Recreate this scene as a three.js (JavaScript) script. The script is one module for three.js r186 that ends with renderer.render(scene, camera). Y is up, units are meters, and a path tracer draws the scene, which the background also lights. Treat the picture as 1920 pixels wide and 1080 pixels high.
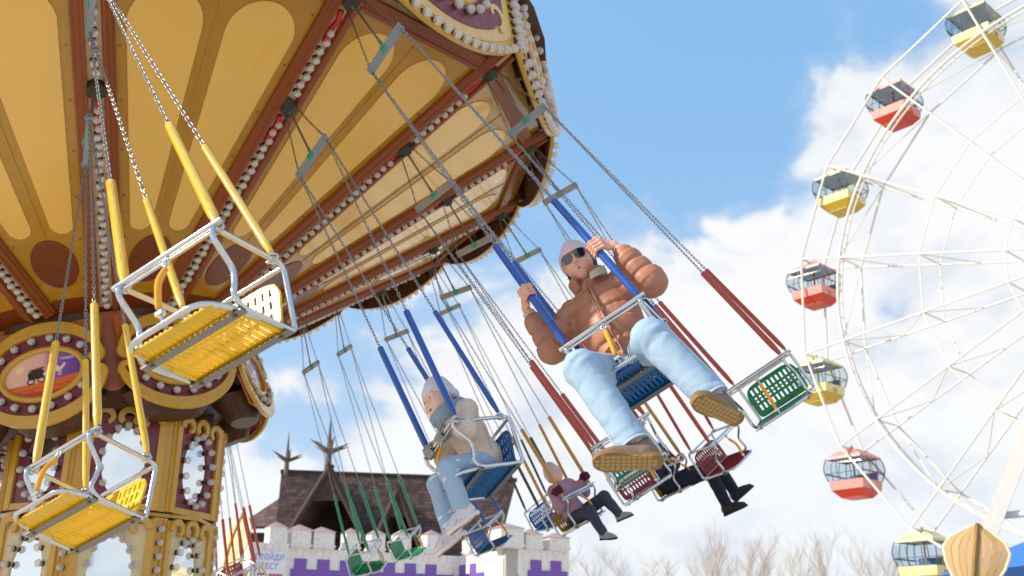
import * as THREE from 'three';
import { mergeGeometries, mergeVertices, toCreasedNormals } from 'three/addons/utils/BufferGeometryUtils.js';
import { ImprovedNoise } from 'three/addons/math/ImprovedNoise.js';

const V = (x, y, z) => new THREE.Vector3(x, y, z);
const scene = new THREE.Scene();

// ---------------------------------------------------------------- camera
const camera = new THREE.PerspectiveCamera(32.26, 16 / 9, 0.05, 1500);
camera.position.set(0, 1.6, 0);
camera.rotation.set(THREE.MathUtils.degToRad(20), 0, 0);
camera.focus = 5.1;
camera.userData.fStop = 3.2;

// ---------------------------------------------------------------- sky
const SUN = V(-0.82, 0.55, 0.015).normalize();
const perlin = new ImprovedNoise();
const fbm = (x, y, z, oct) => { let s = 0, a = 0.5, f = 1; for (let i = 0; i < oct; i++) { s += a * perlin.noise(x * f, y * f, z * f); f *= 2.03; a *= 0.52; } return s; };
const smooth = (a, b, x) => { const t = Math.min(1, Math.max(0, (x - a) / (b - a))); return t * t * (3 - 2 * t); };
const mix = (a, b, t) => a + (b - a) * t;
{
  const W = 3072, H = 1536, data = new Float32Array(W * H * 4);
  // openings and banks of the cloud cover, as [azimuth right of north, elevation, spread, spread, strength]
  const banks = [[4, 33, 13, 8.5, -0.85], [-9, 29, 9, 8, -0.4], [14.5, 28.5, 3.2, 5, -0.42], [27, 31, 6.5, 8, 0.5], [27, 17, 8, 7, 0.5], [9, 17.5, 9, 4.4, 0.5], [0, 18, 5, 3.4, 0.2], [-9.5, 14.5, 4, 2.6, 0.36], [-13, 11.8, 5, 1.6, -0.34], [-14, 15.5, 3, 2.5, -0.3], [-5, 9, 6, 2, 0.3], [16, 8, 14, 4, 0.3], [18, 22.5, 4, 1.6, -0.2], [21.5, 16.5, 2.2, 1.5, -0.45], [22.5, 33.5, 1.6, 1.6, -0.5], [25.5, 33, 1.4, 1.2, -0.45], [20.5, 24.5, 2.2, 1.3, -0.3], [15, 13, 4, 1.4, -0.16]];
  for (let j = 0; j < H; j++) {
    const el = ((j + 0.5) / H - 0.5) * Math.PI, y = Math.sin(el), c = Math.cos(el), elD = el * 180 / Math.PI;
    for (let i = 0; i < W; i++) {
      const k = (j * W + i) * 4;
      if (elD < -1) { data[k] = 0.42; data[k + 1] = 0.42; data[k + 2] = 0.41; data[k + 3] = 1; continue; }
      const th = ((i + 0.5) / W - 0.5) * 2 * Math.PI, x = c * Math.cos(th), z = c * Math.sin(th);
      const az = Math.atan2(x, -z) * 180 / Math.PI;
      const toSun = Math.max(0, x * SUN.x + y * SUN.y + z * SUN.z);
      let bias = 0.06;
      for (const [a, e, sa, se, s] of banks) { const da = (az - a) / sa, de = (elD - e) / se; const q = da * da + de * de; if (q < 12) bias += s * Math.exp(-0.5 * q); }
      const warp = fbm(x * 5 + 3, y * 7, z * 5, 3);
      const n = 1.05 * fbm(x * 9 + warp * 0.9, y * 13 + warp * 0.6, z * 9 + 9, 7) + 0.4 * fbm(x * 2.6 + 20, y * 4, z * 2.6, 3);
      let d = smooth(-0.1, 0.2, n + bias);
      d = Math.max(d, 0.35 * smooth(-0.3, 0.2, n + bias));
      d *= smooth(60, 20, elD) * 0.45 + 0.55;
      const hz = Math.exp(-Math.max(0, elD) / 16);
      let r = mix(0.15, 0.52, hz), g = mix(0.345, 0.64, hz), b = mix(0.62, 0.76, hz);
      const glow = 0.3 * Math.pow(toSun, 2.2);
      r += glow * 0.8; g += glow * 0.8; b += glow * 0.7;
      // cloud: white where thick and lit, blue-grey undersides
      const lit = smooth(-0.25, 0.42, n + bias * 0.5 + 0.5 * fbm(x * 15 + 4, y * 22 + 1, z * 15, 4));
      const low = smooth(15, 5, elD);
      let cr = mix(0.55, 0.73, lit), cg = mix(0.59, 0.735, lit), cb = mix(0.66, 0.745, lit);
      cr = mix(cr, 0.58 + 0.1 * lit, low); cg = mix(cg, 0.62 + 0.1 * lit, low); cb = mix(cb, 0.69 + 0.06 * lit, low);
      const v = 1 + glow * 0.6;
      data[k] = mix(r, cr * v, d); data[k + 1] = mix(g, cg * v, d); data[k + 2] = mix(b, cb * v, d); data[k + 3] = 1;
    }
  }
  const sky = new THREE.DataTexture(data, W, H, THREE.RGBAFormat, THREE.FloatType);
  sky.mapping = THREE.EquirectangularReflectionMapping; sky.magFilter = THREE.LinearFilter; sky.minFilter = THREE.LinearFilter; sky.needsUpdate = true;
  scene.background = sky; scene.environment = sky;
}
// ---------------------------------------------------------------- sun and exposure
const sun = new THREE.DirectionalLight(0xfff1dc, 4.2);
sun.position.copy(SUN).multiplyScalar(120); sun.target.position.set(0, 3, -10);
sun.castShadow = true; sun.shadow.mapSize.set(2048, 2048);
Object.assign(sun.shadow.camera, { left: -60, right: 60, top: 60, bottom: -60, near: 1, far: 300 });
scene.add(sun, sun.target);
const renderer = new THREE.WebGLRenderer({ antialias: true });
renderer.shadowMap.enabled = true;
renderer.toneMapping = THREE.LinearToneMapping;
renderer.toneMappingExposure = 1.34;

// ---------------------------------------------------------------- random numbers and noise textures
let seed = 7;
const rnd = () => { seed = (seed + 0x6d2b79f5) | 0; let t = Math.imul(seed ^ (seed >>> 15), 1 | seed); t = (t + Math.imul(t ^ (t >>> 7), 61 | t)) ^ t; return ((t ^ (t >>> 14)) >>> 0) / 4294967296; };
const rr = (a, b) => a + (b - a) * rnd();
function tex(n, f, srgb) {   // f(u, v) -> value or [r, g, b], tiles by itself when f does
  const d = new Uint8Array(n * n * 4);
  for (let j = 0; j < n; j++) for (let i = 0; i < n; i++) {
    const q = f(i / n, j / n), k = (j * n + i) * 4, a = Array.isArray(q) ? q : [q, q, q];
    for (let c = 0; c < 3; c++) d[k + c] = Math.max(0, Math.min(255, a[c] * 255)); d[k + 3] = 255;
  }
  const t = new THREE.DataTexture(d, n, n); t.wrapS = t.wrapT = THREE.RepeatWrapping; t.magFilter = THREE.LinearFilter; t.needsUpdate = true;
  if (srgb) t.colorSpace = THREE.SRGBColorSpace;
  return t;
}
const ring = (u, v, f, o = 0) => { const a = u * 2 * Math.PI, b = v * 2 * Math.PI; return perlin.noise(Math.cos(a) * f + o, Math.sin(a) * f + Math.cos(b) * f, Math.sin(b) * f + o * 2); };
const wearTex = tex(256, (u, v) => { const n = 0.5 * ring(u, v, 1.2) + 0.3 * ring(u, v, 3.7, 5) + 0.25 * ring(u, v, 9, 11); const s = 0.955 + 0.055 * n; return [s, s, s * 0.99]; }, true);
const roughTex = tex(256, (u, v) => 0.78 + 0.3 * ring(u, v, 2.2, 3) + 0.25 * ring(u, v, 8, 7));
const fineTex = tex(256, (u, v) => 0.5 + 0.5 * ring(u, v, 14, 2) + 0.3 * ring(u, v, 30, 4));
const woodTex = tex(256, (u, v) => { const a = u * 2 * Math.PI; const g = perlin.noise(Math.cos(a) * 6 + 3, Math.sin(a) * 6, Math.cos(v * 6.283) * 0.6 + Math.sin(v * 6.283) * 0.6); const h = perlin.noise(Math.cos(a) * 24, Math.sin(a) * 24, Math.cos(v * 6.283) * 0.7); const s = 0.85 + 0.2 * g + 0.14 * h; return [s, s * 0.98, s * 0.95]; }, true);
const knitTex = tex(256, (u, v) => { const s = 0.9 + 0.12 * ring(u, v, 14, 2) + 0.08 * ring(u, v, 30, 4); return [s, s, s]; }, true);
const scuffTex = tex(256, (u, v) => { const a = ring(u, v, 5, 2), b = ring(u, v, 22, 9), c = ring(u, v, 2, 6); const m = smooth(0.28, 0.42, a + 0.5 * b) * 0.16 + smooth(0.3, 0.5, b + 0.3 * c) * 0.12; const s = 0.98 - m + 0.02 * c; return [s, s * 0.985, s * 0.97]; }, true);
const stainTex = tex(512, (u, v) => { const a = ring(u, v, 2.2, 3), st = perlin.noise(Math.cos(u * 6.283) * 9, Math.sin(u * 6.283) * 9, Math.cos(v * 6.283) * 0.5), b = ring(u, v, 12, 8); const m = smooth(0.1, 0.6, a + 0.5 * st) * 0.12 + smooth(0.2, 0.6, st) * 0.08 + smooth(0.25, 0.6, b) * 0.07; const s = 0.985 - m; return [s, s * 0.985, s * 0.965]; }, true);
const denimTex = tex(256, (u, v) => { const w = 0.04 * Math.sin((u + v) * 2 * Math.PI * 64); const n = 0.25 * ring(u, v, 2.2, 1) + 0.5 * ring(u, v, 26, 8); const s = 0.93 + 0.07 * n + w; return [s * 0.98, s, s * 1.01]; }, true);

// ---------------------------------------------------------------- materials
const mats = {};
function M(name, color, rough = 0.6, metal = 0, extra = {}) {
  if (mats[name]) return mats[name];
  const P = new THREE.MeshPhysicalMaterial({ color, roughness: rough, metalness: metal, side: THREE.DoubleSide, ...extra });
  P.name = name; return (mats[name] = P);
}
const paint = (name, color, rough = 0.35, extra = {}) => M(name, color, rough, 0, { map: wearTex, roughnessMap: roughTex, ...extra });
const M_ = {
  mustard: paint('mustard lacquer', 0xc18a16, 0.3, { clearcoat: 0.8, clearcoatRoughness: 0.08 }),
  petal: M('cream lacquer', 0xf2bd58, 0.26, 0, { clearcoat: 0.9, clearcoatRoughness: 0.07, roughnessMap: roughTex }),
  brown: M('brown stained wood', 0x934712, 0.45, 0, { map: wearTex, clearcoat: 0.12, clearcoatRoughness: 0.3 }),
  darkbrown: M('dark brown wood', 0x5c3315, 0.5, 0, { map: woodTex }),
  ovalbrown: paint('chestnut lacquer', 0x7c3a10, 0.4, { clearcoat: 0.2, clearcoatRoughness: 0.2 }),
  gold: paint('gold yellow paint', 0xd8a434, 0.35, { clearcoat: 0.3, clearcoatRoughness: 0.2 }),
  goldlight: paint('pale gold paint', 0xe6c27a, 0.4),
  cream: paint('ivory paint', 0xe8d3a4, 0.45),
  maroon: paint('maroon paint', 0x7f3540, 0.42),
  terracotta: paint('terracotta paint', 0xb9662f, 0.4),
  strip: paint('cream channel paint', 0xe3c9a0, 0.5),
  bulb: M('clear lamp glass', 0xf6efe8, 0.1, 0, { clearcoat: 1, clearcoatRoughness: 0.03, transmission: 0.6, thickness: 0 }),
  socket: M('dark socket', 0x3a2a22, 0.6),
  mirror: M('mirror', 0xe6ebee, 0.04, 1),
  chrome: M('polished steel tube', 0xd2d4d6, 0.18, 1, { roughnessMap: roughTex }),
  steel: M('weathered steel', 0x8d8981, 0.45, 0.85, { roughnessMap: roughTex }),
  bar: paint('blue grey paint', 0x8f9aa0, 0.5),
  barworn: paint('worn grey paint', 0xa39a8b, 0.6),
  iron: M('greasy iron', 0x4a453b, 0.65, 0.5),
  greenring: M('green nylon', 0x1fa57c, 0.4),
  chain: M('galvanised chain', 0xa3a1a0, 0.38, 0.9),
  red: paint('signal red paint', 0xc8201a, 0.5),
  white: paint('white steel paint', 0xeae4da, 0.4),
  whitewall: paint('white wall paint', 0xf0ecea, 0.75, { map: stainTex }),
};
const SEAT = {
  yellow: [M('yellow seat plastic', 0xf4c818, 0.32, 0, { map: scuffTex, roughnessMap: roughTex }), M('yellow grip sleeve', 0xf5c41c, 0.22, 0, { map: scuffTex, roughnessMap: roughTex, clearcoat: 0.5 }), M('translucent yellow seat plastic', 0xffd92a, 0.4, 0, { transmission: 0.25, thickness: 0 })],
  blue: [M('blue seat plastic', 0x0f5c9c, 0.38, 0, { map: scuffTex, roughnessMap: roughTex }), M('blue grip sleeve', 0x1254b0, 0.26, 0, { map: scuffTex, roughnessMap: roughTex, clearcoat: 0.4 })],
  green: [M('green seat plastic', 0x078a5c, 0.36, 0, { map: scuffTex, roughnessMap: roughTex }), M('green grip sleeve', 0x14966c, 0.28, 0, { map: scuffTex, roughnessMap: roughTex, clearcoat: 0.4 })],
  red: [M('red seat plastic', 0x94242c, 0.4, 0, { map: scuffTex, roughnessMap: roughTex }), M('red grip sleeve', 0xb8432f, 0.32, 0, { map: scuffTex, roughnessMap: roughTex, clearcoat: 0.3 })],
  ochre: [M('ochre seat plastic', 0xc29a1c, 0.4, 0, { map: scuffTex, roughnessMap: roughTex }), M('ochre grip sleeve', 0xcf9a10, 0.28, 0, { map: scuffTex, roughnessMap: roughTex, clearcoat: 0.3 })],
  dark: [M('navy seat plastic', 0x1f5ba6, 0.4, 0, { map: scuffTex, roughnessMap: roughTex }), M('black grip sleeve', 0x4a4238, 0.4, 0, { map: scuffTex, roughnessMap: roughTex })],
};

// ---------------------------------------------------------------- naming
const taken = {};
const numbered = (n) => { const c = taken[n] = (taken[n] ?? -1) + 1; return c ? n + '_' + String(c).padStart(3, '0') : n; };
function thing(name, label, category, group) {
  const o = new THREE.Group(); o.name = numbered(name); o.userData = { label, category }; if (group) o.userData.group = group; scene.add(o); return o;
}
function part(name, geo, mat, parent, extra) {
  const g = Array.isArray(geo) ? (geo.length > 1 ? merge(geo) : geo[0]) : geo;
  const m = new THREE.Mesh(g, mat); m.name = name; m.castShadow = m.receiveShadow = true;
  if (extra) m.userData = extra;
  parent.add(m); return m;
}
function struct(name, geo, mat, kind = 'structure') { const m = part(name, geo, mat, scene, { kind }); return m; }
function merge(list) {
  const norm = list.map((g) => { let q = g.index ? g.toNonIndexed() : g; if (!q.attributes.normal) q.computeVertexNormals(); for (const a of Object.keys(q.attributes)) if (!['position', 'normal', 'uv'].includes(a)) q.deleteAttribute(a); if (!q.attributes.uv) q.setAttribute('uv', new THREE.BufferAttribute(new Float32Array(q.attributes.position.count * 2), 2)); return q; });
  return mergeGeometries(norm);
}
// uv in metres from the dominant axis of the normal
function boxUV(g, s = 1) {
  const q = g.index ? g.toNonIndexed() : g; if (!q.attributes.normal) q.computeVertexNormals();
  const p = q.attributes.position, n = q.attributes.normal, uv = new Float32Array(p.count * 2);
  for (let i = 0; i < p.count; i++) {
    const ax = Math.abs(n.getX(i)), ay = Math.abs(n.getY(i)), az = Math.abs(n.getZ(i));
    const [a, b] = ax > ay && ax > az ? [p.getZ(i), p.getY(i)] : ay > az ? [p.getX(i), p.getZ(i)] : [p.getX(i), p.getY(i)];
    uv[2 * i] = a * s; uv[2 * i + 1] = b * s;
  }
  q.setAttribute('uv', new THREE.BufferAttribute(uv, 2)); return q;
}
// ---------------------------------------------------------------- geometry helpers
const UP = V(0, 1, 0);
function cyl(a, b, r1, r2 = r1, n = 8, open = false) {
  const d = b.clone().sub(a), L = d.length(), g = new THREE.CylinderGeometry(r2, r1, L, n, 1, open);
  g.applyQuaternion(new THREE.Quaternion().setFromUnitVectors(UP, d.divideScalar(L))); g.translate((a.x + b.x) / 2, (a.y + b.y) / 2, (a.z + b.z) / 2); return g;
}
function box(w, h, d, x = 0, y = 0, z = 0) { const g = new THREE.BoxGeometry(w, h, d); g.translate(x, y, z); return g; }
// polyline with rounded corners
function rounded(pts, rad, closed = false, n = 5) {
  const out = [], N = pts.length;
  for (let i = 0; i < N; i++) {
    if (!closed && (i === 0 || i === N - 1)) { out.push(pts[i].clone()); continue; }
    const p = pts[i], a = pts[(i - 1 + N) % N], b = pts[(i + 1) % N], da = a.clone().sub(p), db = b.clone().sub(p);
    const r = Math.min(rad, da.length() * 0.48, db.length() * 0.48), s = p.clone().addScaledVector(da.normalize(), r), e = p.clone().addScaledVector(db.normalize(), r);
    for (let k = 0; k <= n; k++) { const t = k / n; out.push(s.clone().multiplyScalar((1 - t) * (1 - t)).addScaledVector(p, 2 * t * (1 - t)).addScaledVector(e, t * t)); }
  }
  return out;
}
// tube swept along a polyline; r may be a number or a function of 0..1
function sweep(pts, r, n = 8, closed = false, sx = 1) {
  const N = pts.length, pos = [], idx = [], uv = []; let nrm = null, len = 0;
  const T = pts.map((p, i) => { const a = closed ? pts[(i - 1 + N) % N] : pts[Math.max(0, i - 1)], b = closed ? pts[(i + 1) % N] : pts[Math.min(N - 1, i + 1)]; return b.clone().sub(a).normalize(); });
  const rows = closed ? N + 1 : N;
  for (let q = 0; q < rows; q++) {
    const i = q % N, t = T[i];
    if (!nrm) { nrm = Math.abs(t.y) < 0.9 ? V(0, 1, 0) : V(1, 0, 0); }
    nrm = nrm.clone().addScaledVector(t, -nrm.dot(t)).normalize();
    const bi = t.clone().cross(nrm), R = typeof r === 'function' ? r(q / (rows - 1)) : r;
    if (q) len += pts[i].distanceTo(pts[(q - 1) % N]);
    for (let k = 0; k <= n; k++) { const a = k / n * Math.PI * 2, c = Math.cos(a) * R * sx, s = Math.sin(a) * R; pos.push(pts[i].x + nrm.x * c + bi.x * s, pts[i].y + nrm.y * c + bi.y * s, pts[i].z + nrm.z * c + bi.z * s); uv.push(k / n * R * 6, len); }
  }
  for (let q = 0; q < rows - 1; q++) for (let k = 0; k < n; k++) { const a = q * (n + 1) + k, b = a + n + 1; idx.push(a, a + 1, b, b, a + 1, b + 1); }
  if (!closed) for (const [q, flip] of [[0, 0], [rows - 1, 1]]) { const c = pos.length / 3, p = pts[q % N]; pos.push(p.x, p.y, p.z); uv.push(0, 0); for (let k = 0; k < n; k++) { const a = q * (n + 1) + k; flip ? idx.push(c, a, a + 1) : idx.push(c, a + 1, a); } }
  const g = new THREE.BufferGeometry(); g.setAttribute('position', new THREE.Float32BufferAttribute(pos, 3)); g.setAttribute('uv', new THREE.Float32BufferAttribute(uv, 2)); g.setIndex(idx); g.computeVertexNormals(); return g;
}
// extruded outline; pts are [x, y]; lies in the xy plane, thickness along +z
function plate(pts, t, holes = [], bevel = 0, seg = 1) {
  const s = new THREE.Shape(pts.map(([x, y]) => new THREE.Vector2(x, y)));
  for (const h of holes) s.holes.push(new THREE.Path(h.map(([x, y]) => new THREE.Vector2(x, y))));
  const g = new THREE.ExtrudeGeometry(s, { depth: t, bevelEnabled: bevel > 0, bevelSize: bevel, bevelThickness: bevel, bevelOffset: -bevel, bevelSegments: seg, curveSegments: 4 });
  return boxUV(g);
}
const ellipse = (cx, cy, rx, ry, n = 28, a0 = 0) => Array.from({ length: n }, (_, i) => { const a = a0 + i / n * Math.PI * 2; return [cx + Math.cos(a) * rx, cy + Math.sin(a) * ry]; });
// flat band of width w along a 2d path (for painted scrollwork cut from board)
function bandOutline(path, w) {
  const L = [], R = [], N = path.length;
  for (let i = 0; i < N; i++) {
    const a = path[Math.max(0, i - 1)], b = path[Math.min(N - 1, i + 1)], dx = b[0] - a[0], dy = b[1] - a[1], l = Math.hypot(dx, dy) || 1, ww = (typeof w === 'function' ? w(i / (N - 1)) : w) / 2;
    L.push([path[i][0] - dy / l * ww, path[i][1] + dx / l * ww]); R.push([path[i][0] + dy / l * ww, path[i][1] - dx / l * ww]);
  }
  return L.concat(R.reverse());
}
const spiral = (cx, cy, r0, r1, a0, a1, n = 18) => Array.from({ length: n + 1 }, (_, i) => { const t = i / n, a = a0 + (a1 - a0) * t, r = r0 + (r1 - r0) * t; return [cx + Math.cos(a) * r, cy + Math.sin(a) * r]; });
const basis = (x, y, z, o) => { const m = new THREE.Matrix4().makeBasis(x, y, z); if (o) m.setPosition(o); return m; };
function place(o, m) { m.decompose(o.position, o.quaternion, o.scale); return o; }
// lamp globe: the globe points along +y, base at the origin
const bulbGeo = (() => { const p = []; for (let i = 0; i <= 8; i++) { const a = -1.15 + i / 8 * (1.15 + Math.PI / 2); p.push(new THREE.Vector2(Math.max(0.0005, Math.cos(a) * 0.027), 0.037 + Math.sin(a) * 0.027)); } return new THREE.LatheGeometry(p, 12); })();
const socketGeo = (() => { const g = new THREE.CylinderGeometry(0.017, 0.021, 0.016, 8); g.translate(0, 0.006, 0); return g; })();
function bulbAt(parent, at, dir, s = 1, list) {   // a lamp as a mesh of its own, its socket joins the list
  const q = new THREE.Quaternion().setFromUnitVectors(UP, dir);
  const m = part('bulb', bulbGeo, M_.bulb, parent); m.position.copy(at); m.quaternion.copy(q); m.scale.setScalar(s);
  if (list) list.push(socketGeo.clone().scale(s, s, s).applyQuaternion(q).translate(at.x, at.y, at.z));
}
function bulbRow(parent, spots, s = 1, single = true) {   // spots: [position, direction]
  const socks = [], glass = [];
  for (const [p, d] of spots) {
    if (single) bulbAt(parent, p, d, s, socks);
    else { const q = new THREE.Quaternion().setFromUnitVectors(UP, d); glass.push(bulbGeo.clone().scale(s, s, s).applyQuaternion(q).translate(p.x, p.y, p.z)); socks.push(socketGeo.clone().scale(s, s, s).applyQuaternion(q).translate(p.x, p.y, p.z)); }
  }
  if (glass.length) part('bulb_row', merge(glass), M_.bulb, parent, { kind: 'stuff' });
  part('bulb_sockets', merge(socks), M_.socket, parent, { kind: 'stuff' });
}
// ---------------------------------------------------------------- ground
{
  const pave = tex(512, (u, v) => { const n = 0.4 * ring(u, v, 2, 1) + 0.4 * ring(u, v, 11, 2); const s = 0.73 + 0.1 * n; return [s * 1.03, s, s * 0.95]; }, true);
  const g = new THREE.PlaneGeometry(1600, 1600, 1, 1); g.rotateX(-Math.PI / 2);
  const uv = g.attributes.uv; for (let i = 0; i < uv.count; i++) uv.setXY(i, uv.getX(i) * 500, uv.getY(i) * 500);
  struct('ground', g, M('pale paving', 0xffffff, 0.9, 0, { map: pave }));
}
// ---------------------------------------------------------------- swing carousel: the tilted rotating canopy
const CC = V(-3.634, 3.657, -8.854), PH = 1.1928, NB = 16, STEP = Math.PI * 2 / NB, SLOPE = 0.3935;
const tilt = new THREE.Matrix4().makeRotationX(0.0603).multiply(new THREE.Matrix4().makeRotationZ(0.2143));
const canopy = thing('carousel_canopy', 'tilted round swing carousel canopy with cream petal ceiling and brown ribs', 'carousel');
canopy.position.copy(CC); canopy.quaternion.setFromRotationMatrix(tilt);
const polar = (r, a, h) => V(r * Math.cos(a), h, r * Math.sin(a));
const axis = UP;
const beamAngle = (k) => PH - k * STEP;
for (let k = 0; k < NB; k++) {
  const a = beamAngle(k), e = V(Math.cos(a), SLOPE, Math.sin(a)).normalize(), t = V(-Math.sin(a), 0, Math.cos(a)), n = t.clone().cross(e).normalize(); if (n.y < 0) n.negate();
  const near = k <= 3;
  const R0 = 1.3, R1 = 4.46, L0 = R0 * Math.hypot(1, SLOPE), L1 = R1 * Math.hypot(1, SLOPE), Lm = (L0 + L1) / 2, LL = L1 - L0;
  const bm = basis(n.clone().cross(e), n, e.clone());   // x across, y up, z outward
  const fix = (g) => { g.applyMatrix4(bm); return g; };
  const rails = [];
  for (const s of [-1, 1]) {
    const prof = [[0.05, 0.0], [0.055, -0.01], [0.074, -0.01], [0.08, 0.006], [0.108, 0.01], [0.116, 0.03], [0.13, 0.034], [0.13, 0.09], [0.05, 0.09]].map(([x, y]) => [x * s, y]);
    const g = plate(prof, LL); g.translate(0, 0, L0); const uv = g.attributes.uv, p = g.attributes.position; for (let i = 0; i < uv.count; i++) uv.setXY(i, (p.getX(i) + p.getY(i)) * 3, p.getZ(i) * 0.5);
    rails.push(fix(g));
  }
  const beam = part('beam', rails, M_.brown, canopy);
  part('channel', fix(box(0.1, 0.008, LL, 0, 0.04, Lm)), M_.strip, beam);
  const spots = [];
  for (let q = 0; ; q++) { const d = L0 + 0.06 + q * 0.0765; if (d > L1 - 0.5) break; if (Math.abs(d - 3.366 * 1.0746) < 0.12) continue; const p = e.clone().multiplyScalar(d).addScaledVector(n, 0.034).addScaledVector(t, (q % 2 ? 0.006 : -0.006)); spots.push([p, n.clone().negate().addScaledVector(e, 0.12 * rr(-1, 1)).normalize()]); }
  bulbRow(beam, spots, 1.05, near || k === 15);
  // iron brackets that carry the swings, red conduit in the channel beside them
  for (const r of [3.366, 4.25]) {
    const d = r * 1.0746, c = e.clone().multiplyScalar(d);
    const br = new THREE.DodecahedronGeometry(0.084, 0); br.scale(0.95, 1.0, 0.85); br.rotateY(k);
    const g = merge([fix(br.clone().translate(0, 0.012, d)), fix(box(0.15, 0.05, 0.11, 0, 0.085, d)), cyl(c.clone().addScaledVector(t, -0.06).addScaledVector(n, 0.03), c.clone().addScaledVector(t, 0.06).addScaledVector(n, 0.03), 0.02)]);
    part('bracket', g, M_.iron, beam);
    part('bracket_cap', cyl(c.clone().addScaledVector(n, -0.05), c.clone().addScaledVector(n, -0.078), 0.014, 0.012), M_.greenring, beam);
    part('red_conduit', sweep([0, 0.08, 0.16, 0.24].map((q) => e.clone().multiplyScalar(d - 0.36 + q * 1.1).addScaledVector(n, 0.02).addScaledVector(t, 0.012 * Math.sin(q * 30))), 0.022, 7), M_.red, beam);
  }
}
for (let k = 0; k < NB; k++) {
  const a = beamAngle(k) - STEP / 2, K = SLOPE / Math.cos(STEP / 2);
  const e1 = V(Math.cos(a), K, Math.sin(a)), e2 = V(-Math.sin(a), 0, Math.cos(a)), nn = e2.clone().cross(e1).normalize(); if (nn.y < 0) nn.negate();
  const el = e1.length(), e1n = e1.clone().normalize();
  const fm = basis(e2, e1n, nn.clone().negate()); // x across, y outward along the facet, z downwards
  if (fm.determinant() < 0) fm.makeBasis(e2.clone().negate(), e1n, nn.clone().negate());
  const toF = (g, lift) => { g.translate(0, 0, -lift); g.applyMatrix4(fm); return g; };
  const S = (rho) => rho * el, hw = (rho) => rho * Math.tan(STEP / 2);
  const r0 = 0.9, r1 = 4.36;
  const panel = part('ceiling_panel', toF(plate([[-hw(r0), S(r0)], [hw(r0), S(r0)], [hw(r1), S(r1)], [-hw(r1), S(r1)]], 0.02), 0.075), M_.mustard, canopy);
  for (const s of [-1, 1]) {
    const lo = 2.05, hi = 4.08, pts = [];
    const dc = (r) => 0.5 * (0.052 + 0.006 * r + hw(r) - 0.205), wd = (r) => 0.5 * (hw(r) - 0.205 - 0.052 - 0.006 * r);
    const wl = wd(lo + 0.12), wh = wd(hi - 0.28);
    for (let i = 0; i <= 10; i++) { const q = Math.PI + i / 10 * Math.PI; pts.push([s * (dc(lo + 0.12) + Math.cos(q) * wl), S(lo + 0.12) + Math.sin(q) * wl * 1.25]); }
    for (let i = 0; i <= 14; i++) { const q = i / 14 * Math.PI; pts.push([s * (dc(hi - 0.28) + Math.cos(q) * wh), S(hi - 0.28) + Math.sin(q) * wh * 1.15]); }
    part('petal', toF(plate(pts, 0.006, [], 0.002), 0.054), M_.petal, panel);
  }
  part('oval', toF(plate(ellipse(0, S(1.78), 0.16, 0.27, 30), 0.006, [], 0.002), 0.054), M_.ovalbrown, panel);
  part('joint_strip', toF(box(0.02, S(4.1) - S(2.05), 0.008, 0, (S(4.1) + S(2.05)) / 2, 0.004), 0.056), M_.mustard, panel);
  { const sc = []; for (const r of [1.6, 2.0, 2.4, 2.8, 3.2, 3.6, 4.0]) for (const s of [-1, 1]) sc.push(toF(new THREE.CylinderGeometry(0.009, 0.009, 0.006, 8).rotateX(Math.PI / 2).translate(s * (hw(r) - 0.165), S(r), 0), 0.052)); part('screws', merge(sc), M_.steel, panel, { kind: 'stuff' }); }
  // dark stepped border at the hub end of the panel
  part('hub_border', toF(plate([[-hw(1.26) - 0.02, S(1.02)], [hw(1.26) + 0.02, S(1.02)], [hw(1.42), S(1.36)], [0.14, S(1.36)], [0.12, S(1.4)], [-0.12, S(1.4)], [-0.14, S(1.36)], [-hw(1.42), S(1.36)]], 0.008), 0.056), M_.ovalbrown, panel);
  // brown board along the outer edge
  const rb = 4.2;
  part('edge_board', [toF(box(2 * hw(rb) - 0.28, 0.1, 0.07, 0, S(rb), 0), 0.06), toF(box(2 * hw(rb) - 0.28, 0.03, 0.03, 0, S(rb) - 0.055, 0.03), 0.06)], M_.brown, panel);
}
// roof over the ceiling
{
  const g = new THREE.CylinderGeometry(0.6, 4.62, 0.5, 48, 1, true); g.translate(0, 2.75, 0);
  part('roof', boxUV(g), M_.darkbrown, canopy);
}
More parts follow.
